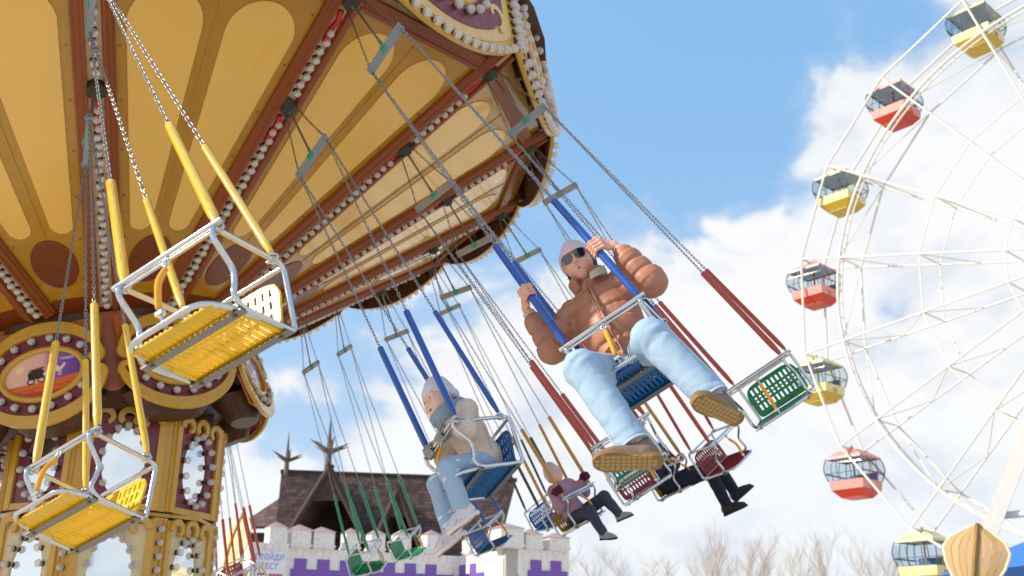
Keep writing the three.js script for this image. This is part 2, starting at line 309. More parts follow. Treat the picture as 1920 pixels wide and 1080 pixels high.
// crown of painted panels round the rim
const pictureTex = (kind) => {
  const c = document.createElement('canvas'); c.width = 256; c.height = 192; const x = c.getContext('2d');
  if (kind === 0) {
    const g = x.createLinearGradient(0, 0, 256, 0); g.addColorStop(0, '#f0c8a0'); g.addColorStop(0.5, '#e8b0a8'); g.addColorStop(0.62, '#9a5aa8'); g.addColorStop(1, '#5b3a93'); x.fillStyle = g; x.fillRect(0, 0, 256, 192);
    x.fillStyle = '#e46a22'; x.beginPath(); x.moveTo(0, 130); x.bezierCurveTo(60, 118, 120, 138, 256, 112); x.lineTo(256, 192); x.lineTo(0, 192); x.fill();
    x.fillStyle = '#c93b1c'; x.beginPath(); x.moveTo(0, 158); x.bezierCurveTo(90, 150, 160, 178, 256, 160); x.lineTo(256, 192); x.lineTo(0, 192); x.fill();
    // wagon and two trotting horses
    x.fillStyle = '#2c1c1a'; x.beginPath(); x.moveTo(78, 82); x.quadraticCurveTo(104, 52, 132, 80); x.lineTo(130, 108); x.lineTo(80, 110); x.fill();
    x.strokeStyle = '#2c1c1a'; x.lineWidth = 4; for (const [cx, cy] of [[88, 116], [122, 114]]) { x.beginPath(); x.arc(cx, cy, 11, 0, 7); x.stroke(); }
    x.fillStyle = '#e8dcc8'; for (const [ox, oy] of [[146, 92], [168, 86]]) { x.beginPath(); x.ellipse(ox, oy, 20, 9, -0.1, 0, 7); x.fill(); x.beginPath(); x.moveTo(ox + 12, oy - 4); x.lineTo(ox + 28, oy - 24); x.lineTo(ox + 34, oy - 16); x.lineTo(ox + 20, oy + 4); x.fill(); for (const q of [-12, -6, 9, 15]) x.fillRect(ox + q, oy + 5, 3, 22); }
    x.fillStyle = '#f6d9a8'; x.beginPath(); x.arc(52, 60, 15, 0, 7); x.fill(); x.fillStyle = '#8a3a1e'; x.beginPath(); x.ellipse(150, 74, 8, 14, 0.2, 0, 7); x.fill(); x.fillStyle = '#d8b48a'; x.beginPath(); x.arc(152, 56, 6, 0, 7); x.fill(); x.fillStyle = '#3c2b5a'; x.beginPath(); x.moveTo(140, 52); x.lineTo(168, 48); x.lineTo(158, 40); x.lineTo(146, 42); x.fill(); x.strokeStyle = '#a8481c'; x.lineWidth = 3; for (let i = 0; i < 6; i++) { x.beginPath(); x.moveTo(i * 46, 150 + 6 * (i % 2)); x.quadraticCurveTo(i * 46 + 26, 140, i * 46 + 52, 156); x.stroke(); } x.fillStyle = '#b9a0cc'; x.beginPath(); x.ellipse(206, 46, 26, 6, 0.1, 0, 7); x.fill();
    x.fillStyle = '#7a3320'; x.beginPath(); x.moveTo(70, 70); x.lineTo(132, 62); x.lineTo(128, 72); x.fill();
  } else {
    const g = x.createLinearGradient(0, 0, 0, 192); g.addColorStop(0, '#cfc3e6'); g.addColorStop(0.55, '#f0d2c0'); g.addColorStop(1, '#e8a860'); x.fillStyle = g; x.fillRect(0, 0, 256, 192);
    x.strokeStyle = '#8d5a86'; x.lineWidth = 3; for (let i = 0; i < 7; i++) { x.beginPath(); x.moveTo(60 + i * 16, 170); x.quadraticCurveTo(110 + i * 6, 90, 90 + i * 22, 40); x.stroke(); }
    x.fillStyle = '#7b4a7a'; x.beginPath(); x.ellipse(128, 120, 46, 10, 0.2, 0, 7); x.fill();
  }
  const t = new THREE.CanvasTexture(c); t.colorSpace = THREE.SRGBColorSpace; return t;
};
const picMats = [0, 1].map((k) => M('painted picture ' + k, 0xffffff, 0.3, 0, { map: pictureTex(k), clearcoat: 0.6, clearcoatRoughness: 0.1 }));
function picture(rx, ry, z, kind) { const g = new THREE.CircleGeometry(1, 40); g.scale(rx, ry, 1); g.translate(0, 0, z); return [g, picMats[kind]]; }
{
  const RC = 4.5, HB = RC * SLOPE + 0.0, HWC = RC * Math.sin(STEP / 2), RHO = RC * Math.cos(STEP / 2), flare = 0.03;
  const bottom = (n, drop, inset = 0) => Array.from({ length: n + 1 }, (_, i) => { const u = -1 + 2 * i / n; return [u * (HWC - inset), -drop * Math.pow(Math.cos(u * Math.PI / 2), 0.75) + inset]; });
  const top = (y, n, inset = 0) => Array.from({ length: n + 1 }, (_, i) => { const u = 1 - 2 * i / n; return [u * (HWC * 1.07 - inset), y + 0.2 * Math.cos(u * Math.PI / 2) - inset]; });
  const outline = (ins) => [...bottom(16, 0.24, ins), ...top(0.95, 12, ins)];
  const baseG = plate(outline(0), 0.03, [], 0.004);
  const backG = plate(outline(0.004), 0.012); backG.translate(0, 0, -0.016);
  const creamG = plate(outline(0.085), 0.008, [], 0.002); creamG.translate(0, 0, 0.031);
  const field = []; { const b = outline(0.17); field.push(...b.map(([x, y], i) => { const s = 1 - 0.06 * (i % 6 === 3 ? 1 : 0); return [x * s, y]; })); }
  const fieldG = plate(field, 0.008, [], 0.002); fieldG.translate(0, 0, 0.04);
  const ovalRing = sweep(ellipse(0, 0, 0.4, 0.3, 40).map(([x, y]) => V(x, y + 0.42, 0.052)), 0.03, 8, true);
  const curl = [];
  for (const s of [-1, 1]) { curl.push(plate(bandOutline(spiral(s * 0.58, 0.2, 0.13, 0.03, s > 0 ? -1.3 : Math.PI + 1.3, s > 0 ? 3.4 : Math.PI - 3.4, 20), (t) => 0.055 - 0.02 * t), 0.012)); }
  const curls = curl.map((g) => g.translate(0, 0, 0.048));
  const ribs = merge([-0.55, 0, 0.55].map((x) => box(0.06, 1.0, 0.05, x, 0.42, -0.052)).concat([box(1.5, 0.06, 0.05, 0, 0.15, -0.053), box(1.6, 0.06, 0.05, 0, 0.75, -0.053)]));
  for (let k = 0; k < NB; k++) {
    const a = beamAngle(k) - STEP / 2, er = V(Math.cos(a), 0, Math.sin(a)), et = V(-Math.sin(a), 0, Math.cos(a));
    const up = UP.clone().multiplyScalar(Math.cos(flare)).addScaledVector(er, Math.sin(flare)), out = er.clone().multiplyScalar(Math.cos(flare)).addScaledVector(UP, -Math.sin(flare));
    const x = up.clone().cross(out); const m = basis(x, up, out, er.clone().multiplyScalar(RHO).add(V(0, HB, 0)));
    const fx = (g) => g.clone().applyMatrix4(m);
    const cp = part('crown_panel', fx(baseG), M_.gold, canopy);
    part('panel_back', fx(backG), M_.darkbrown, cp); part('back_ribs', fx(ribs), M_.darkbrown, cp);
    part('cream_border', fx(creamG), M_.goldlight, cp); part('maroon_field', fx(fieldG), M_.maroon, cp);
    part('oval_frame', fx(ovalRing), M_.gold, cp); curls.forEach((g) => part('scrollwork', fx(g), M_.goldlight, cp));
    const [pg, pm] = picture(0.39, 0.29, 0.056, 1); pg.translate(0, 0.42, 0); part('picture', fx(pg), pm, cp);
    const spots = [], P = (x, y, z) => V(x, y, z).applyMatrix4(m), D = (x, y, z) => V(x, y, z).transformDirection(m);
    bottom(15, 0.24, 0.03).forEach(([x, y]) => spots.push([P(x, y + 0.01, 0.028), D(0, -0.55, 1)]));
    for (let i = 1; i < 12; i++) for (const s of [-1, 1]) spots.push([P(s * (HWC - 0.03 + 0.005 * i), i * 0.078, 0.03), D(0, 0, 1)]);
    ellipse(0, 0.42, 0.49, 0.385, 20).forEach(([x, y]) => spots.push([P(x, y, 0.048), D(0, 0, 1)]));
    bulbRow(cp, spots, 1.35, k === 1);
  }
}
// hub below the canopy: drum, pendants and medallions
{
  const drum = new THREE.CylinderGeometry(1.22, 1.12, 0.62, 32, 1, true); drum.translate(0, 0.24, 0);
  part('hub_drum', boxUV(drum), M_.darkbrown, canopy);
  const under = new THREE.CylinderGeometry(1.2, 0.75, 0.28, 32, 1, true); under.translate(0, -0.2, 0);
  part('hub_underside', boxUV(under), M_.darkbrown, canopy);
  for (let k = 0; k < 8; k++) {   // rounded pendants
    const a = PH + k * Math.PI / 4, er = V(Math.cos(a), 0, Math.sin(a)), m = basis(UP.clone().cross(er), UP, er, er.clone().multiplyScalar(1.2));
    const w = 0.115, pts = [[-w * 1.25, 0.52], [-w, -0.0], ...Array.from({ length: 9 }, (_, i) => { const q = Math.PI + i / 8 * Math.PI; return [Math.cos(q) * w, -0.03 + Math.sin(q) * w]; }), [w, 0], [w * 1.25, 0.52]];
    part('pendant', plate(pts, 0.03, [], 0.004).applyMatrix4(m), M_.terracotta, canopy);
  }
  const band = (pts, w, t, z) => { const g = plate(bandOutline(pts, w), t, [], 0.004); g.translate(0, 0, z); return g; };
  const arc = (rx, ry, a0, a1, n = 22) => Array.from({ length: n + 1 }, (_, i) => { const q = a0 + (a1 - a0) * i / n; return [Math.cos(q) * rx, Math.sin(q) * ry]; });
  const d2 = Math.PI / 180;
  // a crescent with a curl at each end, used above and (turned over) below the picture
  const crescent = [];
  { const path = arc(0.475, 0.385, 12 * d2, 168 * d2, 28); crescent.push(band(path, (t) => 0.05 + 0.05 * Math.sin(t * Math.PI), 0.03, 0.03));
    for (const s of [-1, 1]) crescent.push(band(spiral(s * 0.415, 0.075, 0.055, 0.026, s > 0 ? 0.5 : Math.PI - 0.5, s > 0 ? -3.6 : Math.PI + 3.6, 22), (t) => 0.052 - 0.016 * t, 0.03, 0.031)); }
  const crescentG = merge(crescent), crescentL = crescentG.clone().rotateZ(Math.PI).applyMatrix4(new THREE.Matrix4().makeScale(1.04, 1.0, 1));
  const fieldG = plate(ellipse(0, 0, 0.47, 0.385, 40), 0.02); fieldG.translate(0, 0, 0.012);
  const frameG = sweep(ellipse(0, 0, 0.32, 0.205, 44).map(([x, y]) => V(x, y, 0.045)), 0.025, 8, true, 1);
  const backG = plate([[-0.46, 0.42], [0.46, 0.42], [0.44, -0.1], [0.3, -0.34], [-0.3, -0.34], [-0.44, -0.1]], 0.02); backG.translate(0, 0, -0.012);
  const cup = new THREE.CylinderGeometry(0.42, 0.22, 0.2, 20, 1, false, 0, Math.PI * 2); cup.scale(1, 1, 0.5); cup.translate(0, -0.32, -0.16);
  for (let k = 0; k < 8; k++) {
    const a = PH + Math.PI / 8 + k * Math.PI / 4, er = V(Math.cos(a), 0, Math.sin(a)), lean = -0.14;
    const up = UP.clone().multiplyScalar(Math.cos(lean)).addScaledVector(er, Math.sin(lean)), out = er.clone().multiplyScalar(Math.cos(lean)).addScaledVector(UP, -Math.sin(lean));
    const m = basis(up.clone().cross(out), up, out, er.clone().multiplyScalar(1.27).add(V(0, 0.05, 0))), fx = (g) => g.clone().applyMatrix4(m);
    const md = part('medallion', fx(fieldG), M_.maroon, canopy);
    part('back_board', fx(backG), M_.terracotta, md); part('cup', fx(cup), M_.darkbrown, md);
    part('scroll', fx(crescentG), M_.gold, md); part('scroll', fx(crescentL), M_.gold, md); part('oval_frame', fx(frameG), M_.gold, md);
    const [pg, pm] = picture(0.31, 0.197, 0.036, k % 2 ? 1 : 0); part('picture', fx(pg), pm, md);
    const spots = []; for (let i = 0; i < 6; i++) { const q = (36 + i * 108 / 5) * d2; for (const s of [1, -1]) spots.push([V(Math.cos(q) * 0.385, s * Math.sin(q) * 0.288, 0.033).applyMatrix4(m), out]); }
    bulbRow(md, spots, 1.15, [0, 7].includes(k));
  }
}
// ---------------------------------------------------------------- carousel tower
{
  const tower = thing('carousel_tower', 'eight sided carousel tower with bulb ringed oval mirrors and yellow scrolls', 'tower');
  const TX = CC.x + 0.12, TZ = CC.z; tower.position.set(TX, 0, TZ);
  const face0 = 65 * Math.PI / 180, ap = 0.83, hwf = ap * Math.tan(Math.PI / 8);
  const coreG = new THREE.CylinderGeometry(0.72, 0.72, 4.2, 16); coreG.translate(0, 2.1, 0); part('core', coreG, M_.darkbrown, tower);
  const scroll = [];   // three curls on top of a panel
  { const b = (p, w) => scroll.push(plate(bandOutline(p, w), 0.03, [], 0.004));
    for (const s of [-1, 1]) { b(spiral(s * 0.175, -0.02, 0.085, 0.035, s > 0 ? -0.1 : Math.PI + 0.1, s > 0 ? 4.3 : Math.PI - 4.3, 20), (t) => 0.06 - 0.022 * t); }
    b(Array.from({ length: 21 }, (_, i) => { const q = -0.9 + i / 20 * (Math.PI + 1.8); return [Math.cos(q) * 0.065, 0.0 + Math.sin(q) * 0.06]; }), 0.05); }
  const scrollG = merge(scroll);
  const tiers = [[2.66, 3.48, 'maroon'], [1.78, 2.62, 'cream'], [0.9, 1.74, 'maroon'], [0.02, 0.86, 'cream']];
  for (let f = 0; f < 8; f++) {
    const a = face0 + f * Math.PI / 4, er = V(Math.cos(a), 0, Math.sin(a)), ex = UP.clone().cross(er);
    const ac = a + Math.PI / 8, ec = V(Math.cos(ac), 0, Math.sin(ac)), exc = UP.clone().cross(ec);
    tiers.forEach(([y0, y1, tone], ti) => {
      const h = y1 - y0, yc = (y0 + y1) / 2, m = basis(ex, UP, er, er.clone().multiplyScalar(ap).add(V(0, yc, 0))), fx = (g) => g.clone().applyMatrix4(m);
      const w = hwf - 0.06;
      const hole = ellipse(0, -0.03, 0.165, 0.285, 32);
      const wp = part('wall_panel', fx(boxUV(plate([[-w, -h / 2], [w, -h / 2], [w, h / 2 - 0.06], [-w, h / 2 - 0.06]], 0.02, [hole.slice().reverse()]))), M_[tone], tower);
      const mg = new THREE.CircleGeometry(1, 32); mg.scale(0.17, 0.29, 1); mg.translate(0, -0.03, 0.004); part('mirror', fx(mg), M_.mirror, wp);
      const fr = []; for (const s of [-1, 1]) { fr.push(box(0.055, h - 0.03, 0.05, s * (w - 0.01), -0.01, 0.02)); } fr.push(box(2 * w - 0.07, 0.05, 0.04, 0, -h / 2 + 0.025, 0.02));
      part('frame', fx(boxUV(merge(fr))), M_.gold, wp);
      const sg = scrollG.clone(); sg.translate(0, h / 2 - 0.075, 0.03); part('scroll', fx(sg), M_.gold, wp);
      const spots = ellipse(0, -0.03, 0.175, 0.295, 14, 0.22).map(([x, y]) => [V(x, y, 0.02).applyMatrix4(m), er]);
      if (ti < 2) bulbRow(wp, spots, 1.15, [0, 1].includes(f)); else if (ti === 2) bulbRow(wp, spots, 1.15, false);
      // corner post to the next face
      const pm = basis(exc, UP, ec, ec.clone().multiplyScalar(ap / Math.cos(Math.PI / 8) - 0.035).add(V(0, yc, 0)));
      const pg = merge([box(0.13, h - 0.01, 0.05, 0, 0, 0), box(0.035, h - 0.02, 0.014, 0.045, 0, 0.03), box(0.035, h - 0.02, 0.014, -0.045, 0, 0.03)]);
      const post = part('post', boxUV(pg).applyMatrix4(pm), M_.gold, tower);
      if (ti % 2) { const s2 = []; for (let q = 0; q < 7; q++) s2.push([V(0, -h / 2 + 0.1 + q * 0.107, 0.025).applyMatrix4(pm), ec]); if (ti === 1) bulbRow(post, s2, 1.1, f === 7 || f === 0); else bulbRow(post, s2, 1.1, false); }
    });
  }
  [2.64, 1.76, 0.88].forEach((y) => { const g = new THREE.CylinderGeometry(0.93, 0.93, 0.03, 8); g.rotateY(Math.PI / 8 - face0 + Math.PI / 2 + Math.PI / 8); g.translate(0, y, 0); part('tier_ring', g, M_.gold, tower); });
  const neck = new THREE.CylinderGeometry(0.8, 0.84, 0.5, 8); neck.translate(0, 3.6, 0); part('neck', neck, M_.darkbrown, tower);
}
// ---------------------------------------------------------------- chair swings: pivot, ring, bar ends, seat origin and seat axes (outward, forward, up)
const SW = {
  Bo: {p:[-1.097,5.735,-5.674],ring:[-0.82,5.259,-5.529],bi:[-0.923,5.166,-5.636],bo:[-0.716,5.352,-5.423],m:[0.505,3.03,-4.614],b:[0.7992,0.4489,0.3997],f:[-0.5072,0.1469,0.8492],u:[-0.3224,0.8814,-0.3451]},
  Co: {p:[-0.178,6.017,-7.024],ring:[0.119,5.536,-6.95],bi:[-0.017,5.443,-7.009],bo:[0.255,5.629,-6.892],m:[1.621,3.314,-6.346],b:[0.7432,0.4316,0.5112],f:[-0.3753,-0.3636,0.8526],u:[-0.5538,0.8255,0.1083]},
  Do: {p:[0.162,6.189,-8.638],ring:[0.461,5.703,-8.642],bi:[0.312,5.612,-8.644],bo:[0.61,5.795,-8.64],m:[1.916,3.5,-9.408],b:[0.6407,0.5947,-0.4856],f:[0.5504,0.0852,0.8305],u:[-0.5353,0.7994,0.2727]},
  Eo: {p:[-0.131,6.223,-10.27],ring:[0.173,5.747,-10.344],bi:[0.036,5.651,-10.29],bo:[0.309,5.842,-10.398],m:[1.658,3.462,-10.713],b:[0.4402,0.3278,-0.836],f:[0.7799,0.3218,0.5368],u:[-0.445,0.8883,0.114]},
  Bi: {p:[-1.626,5.308,-6.335],ring:[-1.385,4.817,-6.174],bi:[-1.49,4.73,-6.282],bo:[-1.279,4.905,-6.065],m:[-0.266,2.728,-5.561],b:[0.393,0.3106,0.8655],f:[-0.8698,-0.1797,0.4595],u:[-0.2982,0.9334,-0.1995]},
  Ci: {p:[-0.898,5.531,-7.405],ring:[-0.625,5.044,-7.29],bi:[-0.763,4.953,-7.349],bo:[-0.488,5.135,-7.231],m:[0.777,3.047,-7.096],b:[0.8546,0.5171,0.0472],f:[-0.052,-0.0053,0.9986],u:[-0.5167,0.8559,-0.0224]},
  Di: {p:[-0.629,5.667,-8.683],ring:[-0.35,5.171,-8.653],bi:[-0.503,5.085,-8.655],bo:[-0.197,5.257,-8.651],m:[1.053,3.168,-8.764],b:[0.8148,0.5338,-0.2264],f:[0.2271,0.0654,0.9717],u:[-0.5334,0.8431,0.0679]},
  Ei: {p:[-0.861,5.694,-9.975],ring:[-0.6,5.188,-10.0],bi:[-0.746,5.11,-9.942],bo:[-0.455,5.266,-10.058],m:[0.586,3.055,-10.189],b:[0.6797,0.4206,-0.6009],f:[0.5477,0.254,0.7972],u:[-0.4879,0.871,0.0577]},
  Fo: {p:[-1.011,6.116,-11.671],ring:[-0.783,5.631,-11.865],bi:[-0.89,5.539,-11.761],bo:[-0.676,5.722,-11.969],m:[0.405,3.379,-12.903],b:[0.6414,0.5696,-0.5141],f:[0.6309,-0.0103,0.7758],u:[-0.4366,0.8219,0.3659]},
  Fi: {p:[-1.558,5.609,-11.085],ring:[-1.369,5.112,-11.291],bi:[-1.479,5.027,-11.184],bo:[-1.26,5.198,-11.397],m:[-0.326,3.016,-12.005],b:[0.3514,0.4509,-0.8205],f:[0.8344,0.2467,0.4929],u:[-0.4247,0.8578,0.2895]},
  Go: {p:[-2.345,5.883,-12.629],ring:[-2.265,5.411,-12.939],bi:[-2.323,5.314,-12.805],bo:[-2.208,5.509,-13.072],m:[-1.502,3.121,-14.254],b:[0.2359,0.4277,-0.8726],f:[0.9257,0.1743,0.3357],u:[-0.2957,0.887,0.3548]},
  Ao: {p:[-2.458,5.386,-4.792],ring:[-2.277,4.904,-4.547],bi:[-2.332,4.813,-4.685],bo:[-2.221,4.996,-4.408],m:[-1.077,2.82,-3.213],b:[0.8359,0.3315,0.4375],f:[-0.478,0.0477,0.8771],u:[-0.2698,0.9423,-0.1983]},
  Ai: {p:[-2.704,5.031,-5.637],ring:[-2.594,4.52,-5.41],bi:[-2.652,4.442,-5.556],bo:[-2.536,4.597,-5.264],m:[-1.886,2.38,-4.456],b:[0.8154,0.2906,0.5006],f:[-0.5723,0.2743,0.7728],u:[-0.0873,0.9167,-0.39]},
  Gi: {p:[-2.614,5.425,-11.843],ring:[-2.541,4.959,-12.163],bi:[-2.598,4.859,-12.031],bo:[-2.484,5.059,-12.295],m:[-1.909,2.85,-13.233],b:[0.1695,0.4576,-0.8729],f:[0.9593,0.1263,0.2525],u:[-0.2258,0.8801,0.4176]},
  Ho: {p:[-3.929,5.56,-12.996],ring:[-4.037,5.103,-13.319],bi:[-4.039,5.002,-13.176],bo:[-4.035,5.203,-13.463],m:[-3.765,2.744,-14.706],b:[-0.0734,0.4604,-0.8847],f:[0.9866,0.1631,0.003],u:[-0.1456,0.8726,0.4662]},
  Hi: {p:[-3.869,5.169,-12.134],ring:[-3.809,4.686,-12.431],bi:[-3.811,4.594,-12.282],bo:[-3.807,4.778,-12.58],m:[-3.681,2.639,-13.767],b:[0.6422,0.4549,-0.6169],f:[0.7655,-0.3387,0.5471],u:[-0.0399,0.8236,0.5658]},
};
const vec = (a) => V(a[0], a[1], a[2]);
// one chain link as a stadium loop along y, centred, in the xy plane
function linkTemplate(pitch, wire, nPath, nRad) {
  const L = pitch + 1.6 * wire, w = 0.0095, r = w - wire / 2, h = L / 2 - w + 0.002, pts = [];
  for (let i = 0; i < nPath; i++) { const a = i / nPath * Math.PI * 2; pts.push(V(Math.cos(a) * r, Math.sin(a) * r + (Math.sin(a) > 0 ? h : -h), 0)); }
  return sweep(pts, wire / 2, nRad, true);
}
const LINK_HI = linkTemplate(0.0265, 0.0052, 12, 5), LINK_LO = linkTemplate(0.0265, 0.0056, 8, 3);
function chainGeo(a, b, tmpl, twist = 0) {
  const pitch = 0.0265, d = b.clone().sub(a), L = d.length(), n = Math.max(1, Math.round(L / pitch)), st = L / n; d.normalize();
  const x = Math.abs(d.x) < 0.9 ? V(1, 0, 0) : V(0, 0, 1); x.addScaledVector(d, -x.dot(d)).normalize(); const z = x.clone().cross(d);
  const tp = tmpl.attributes.position.array, tn = tmpl.attributes.normal.array, ti = tmpl.index.array, nv = tp.length / 3;
  const pos = new Float32Array(n * nv * 3), nor = new Float32Array(n * nv * 3), idx = new Uint32Array(n * ti.length);
  for (let i = 0; i < n; i++) {
    const th = twist + (i % 2 ? Math.PI / 4 : -Math.PI / 4) + 0.16 * Math.sin(i * 1.7 + twist * 9), c = Math.cos(th), s = Math.sin(th);
    const ux = x.x * c + z.x * s, uy = x.y * c + z.y * s, uz = x.z * c + z.z * s, wx = -x.x * s + z.x * c, wy = -x.y * s + z.y * c, wz = -x.z * s + z.z * c;
    const ox = a.x + d.x * st * (i + 0.5), oy = a.y + d.y * st * (i + 0.5), oz = a.z + d.z * st * (i + 0.5);
    for (let v = 0; v < nv; v++) {
      const p = v * 3, q = (i * nv + v) * 3;
      pos[q] = ox + tp[p] * ux + tp[p + 1] * d.x + tp[p + 2] * wx; pos[q + 1] = oy + tp[p] * uy + tp[p + 1] * d.y + tp[p + 2] * wy; pos[q + 2] = oz + tp[p] * uz + tp[p + 1] * d.z + tp[p + 2] * wz;
      nor[q] = tn[p] * ux + tn[p + 1] * d.x + tn[p + 2] * wx; nor[q + 1] = tn[p] * uy + tn[p + 1] * d.y + tn[p + 2] * wy; nor[q + 2] = tn[p] * uz + tn[p + 1] * d.z + tn[p + 2] * wz;
    }
    for (let k = 0; k < ti.length; k++) idx[i * ti.length + k] = ti[k] + i * nv;
  }
  const g = new THREE.BufferGeometry(); g.setAttribute('position', new THREE.BufferAttribute(pos, 3)); g.setAttribute('normal', new THREE.BufferAttribute(nor, 3)); g.setIndex(new THREE.BufferAttribute(idx, 1)); return g;
}
// sheet of thickness t over f(u, v) -> [x, y, z]
function sheet(f, nu, nv, t) {
  const pos = [], idx = [], P = (u, v) => V(...f(u, v)), W = nu + 1, half = W * (nv + 1);
  const grid = []; for (let j = 0; j <= nv; j++) for (let i = 0; i <= nu; i++) { const u = i / nu, v = j / nv, p = P(u, v), e = 1e-3, du = P(u + e, v).sub(P(u - e, v)), dv = P(u, v + e).sub(P(u, v - e)); grid.push([p, du.cross(dv).normalize()]); }
  for (const s of [0.5, -0.5]) for (const [p, n] of grid) pos.push(p.x + n.x * t * s, p.y + n.y * t * s, p.z + n.z * t * s);
  for (let j = 0; j < nv; j++) for (let i = 0; i < nu; i++) { const a = j * W + i, b = a + 1, c = a + W, d = c + 1; idx.push(a, b, c, c, b, d); idx.push(half + a, half + c, half + b, half + b, half + c, half + d); }
  const edge = (a, b) => idx.push(a, half + a, b, b, half + a, half + b);
  for (let i = 0; i < nu; i++) { edge(i + 1, i); edge(nv * W + i, nv * W + i + 1); } for (let j = 0; j < nv; j++) { edge(j * W, (j + 1) * W); edge((j + 1) * W + nu, j * W + nu); }
  const g = new THREE.BufferGeometry(); g.setAttribute('position', new THREE.Float32BufferAttribute(pos, 3)); g.setIndex(idx); g.computeVertexNormals(); return toCreasedNormals(g, 0.6);
}
const HX = 0.211, HZ = 0.134;
const seatParts = (() => {
  const y0 = -0.283;
  const loop = (s) => sweep(rounded([[0.165, 0.0], [-0.175, 0.0], [-0.19, -0.03], [-0.185, y0], [0.065, y0], [0.108, y0 + 0.03], [0.092, y0 + 0.09], [0.085, -0.14], [0.165, -0.045]].map(([z, y]) => V(s * HX, y, z)), 0.03, true, 5), 0.0108, 10, true);
  const front = sweep(rounded([V(-HX + 0.012, y0, -0.02), V(-HX + 0.02, y0, 0.11), V(-0.15, y0 - 0.002, 0.205), V(0.15, y0 - 0.002, 0.205), V(HX - 0.02, y0, 0.11), V(HX - 0.012, y0, -0.02)], 0.06, false, 7), 0.0105, 10);
  const frontBar = merge([sweep([V(-HX - 0.035, 0.012, 0.15), V(HX + 0.035, 0.012, 0.15)], 0.0125, 10), sweep([V(-HX, -0.014, 0.152), V(HX, -0.014, 0.152)], 0.006, 8)]);
  const rear = merge([cyl(V(-HX, -0.012, -0.183), V(HX, -0.012, -0.183), 0.0095, 0.0095, 10), cyl(V(-HX, y0, -0.168), V(HX, y0, -0.168), 0.0105, 0.0105, 10), cyl(V(-HX + 0.01, -0.15, -0.188), V(HX - 0.01, -0.15, -0.188), 0.006)]);
  const cross = merge([box(2 * HX + 0.014, 0.005, 0.034, 0, y0 - 0.016, 0.075), box(2 * HX + 0.014, 0.005, 0.034, 0, y0 - 0.016, -0.145), ...[-1, 1].flatMap((s) => [0.075, -0.145].map((z) => cyl(V(s * (HX - 0.03), y0 - 0.026, z), V(s * (HX - 0.03), y0 - 0.008, z), 0.008, 0.008, 6)))]);
  // slatted pan: a rim and rounded slats running front to back, curling down at the front
  const panY = (z) => y0 + 0.006 - 0.01 * smooth(0.12, 0.2, z) + 0.004 * Math.cos(z * 20), zs = [-0.17, -0.12, -0.06, 0, 0.06, 0.11, 0.14, 0.16, 0.17];
  const slats = Array.from({ length: 15 }, (_, i) => { const x = (i - 7) * 0.0245; return sweep(zs.map((z) => V(x * (1 - 0.08 * smooth(0.06, 0.17, z) * 1.6), panY(z), z)), 0.0098, 6, false, 0.75); });
  const rim = merge([...[-0.187, 0.187].map((x) => sweep(zs.map((z) => V(x * (1 - 0.08 * smooth(0.06, 0.17, z) * 1.6), panY(z) - 0.002, z)), 0.011, 6)), sheet((u, v) => { const x = (u - 0.5) * 0.35, z = -0.17 + v * 0.05; return [x, panY(z) - 0.004, z]; }, 4, 2, 0.006), sheet((u, v) => { const x = (u - 0.5) * 0.34, z = 0.125 + v * 0.05; return [x, panY(z) - 0.004, z]; }, 4, 5, 0.006), ...[-0.055, 0.015, 0.09].map((z) => box(0.36, 0.004, 0.012, 0, panY(z) - 0.004, z))]);
  // moulded backrest with three rows of slots
  const out = [[-0.185, -0.21], [0.185, -0.21], [0.19, -0.06], [0.17, -0.015], [0.12, 0.0], [-0.12, 0.0], [-0.17, -0.015], [-0.19, -0.06]], holes = [];
  for (let r = 0; r < 3; r++) for (let c = 0; c < 10; c++) { const cx = (c - 4.5) * 0.033, cy = -0.042 - r * 0.056, w = 0.008, h = 0.0195; holes.push([[cx - w, cy - h], [cx - w, cy + h], [cx + w, cy + h], [cx + w, cy - h]]); }
  const back = plate(out, 0.008, holes); back.rotateX(-0.13); back.translate(0, -0.052, -0.182);
  const lip = sweep(rounded(out.map(([x, y]) => V(x, y, 0)), 0.03, true, 4), 0.0065, 6, true); lip.rotateX(-0.13); lip.translate(0, -0.052, -0.178);
  const backG = merge([back, lip]);
  const clamps = [-1, 1].flatMap((s) => [1, -1].map((z) => merge([cyl(V(s * HX, -0.016, z * HZ), V(s * HX, 0.03, z * HZ), 0.0085, 0.0085, 8), new THREE.TorusGeometry(0.02, 0.0045, 6, 14).rotateX(Math.PI / 2).translate(s * HX, 0.012, z * HZ), cyl(V(s * HX - 0.026, 0.0, z * HZ), V(s * HX + 0.026, 0.0, z * HZ), 0.0055, 0.0055, 6), box(0.03, 0.02, 0.026, s * HX, 0.004, z * HZ)])));
  const strap = sweep(new THREE.CatmullRomCurve3([V(0.0, -0.055, 0.165), V(0.006, -0.12, 0.205), V(0.004, -0.18, 0.214), V(0.0, -0.228, 0.212)]).getPoints(10), 0.0115, 8);
  const strapEnds = [merge([cyl(V(0, 0.0, 0.152), V(0, -0.06, 0.166), 0.006, 0.006, 6), new THREE.TorusGeometry(0.014, 0.004, 6, 12).translate(0, -0.022, 0.158)]), merge([cyl(V(0, -0.224, 0.212), V(0.004, -0.28, 0.206), 0.006, 0.006, 6), box(0.03, 0.016, 0.02, 0, -0.245, 0.208)])];
  return { loopA: loop(-1), loopB: loop(1), front, frontBar, rear, cross, slats, slatsAll: merge(slats), rim, backG, clamps, strap, strapEnds };
})();
const strapMat = M('orange yellow strap hose', 0xf3a814, 0.35), greenBack = SEAT.green[0];
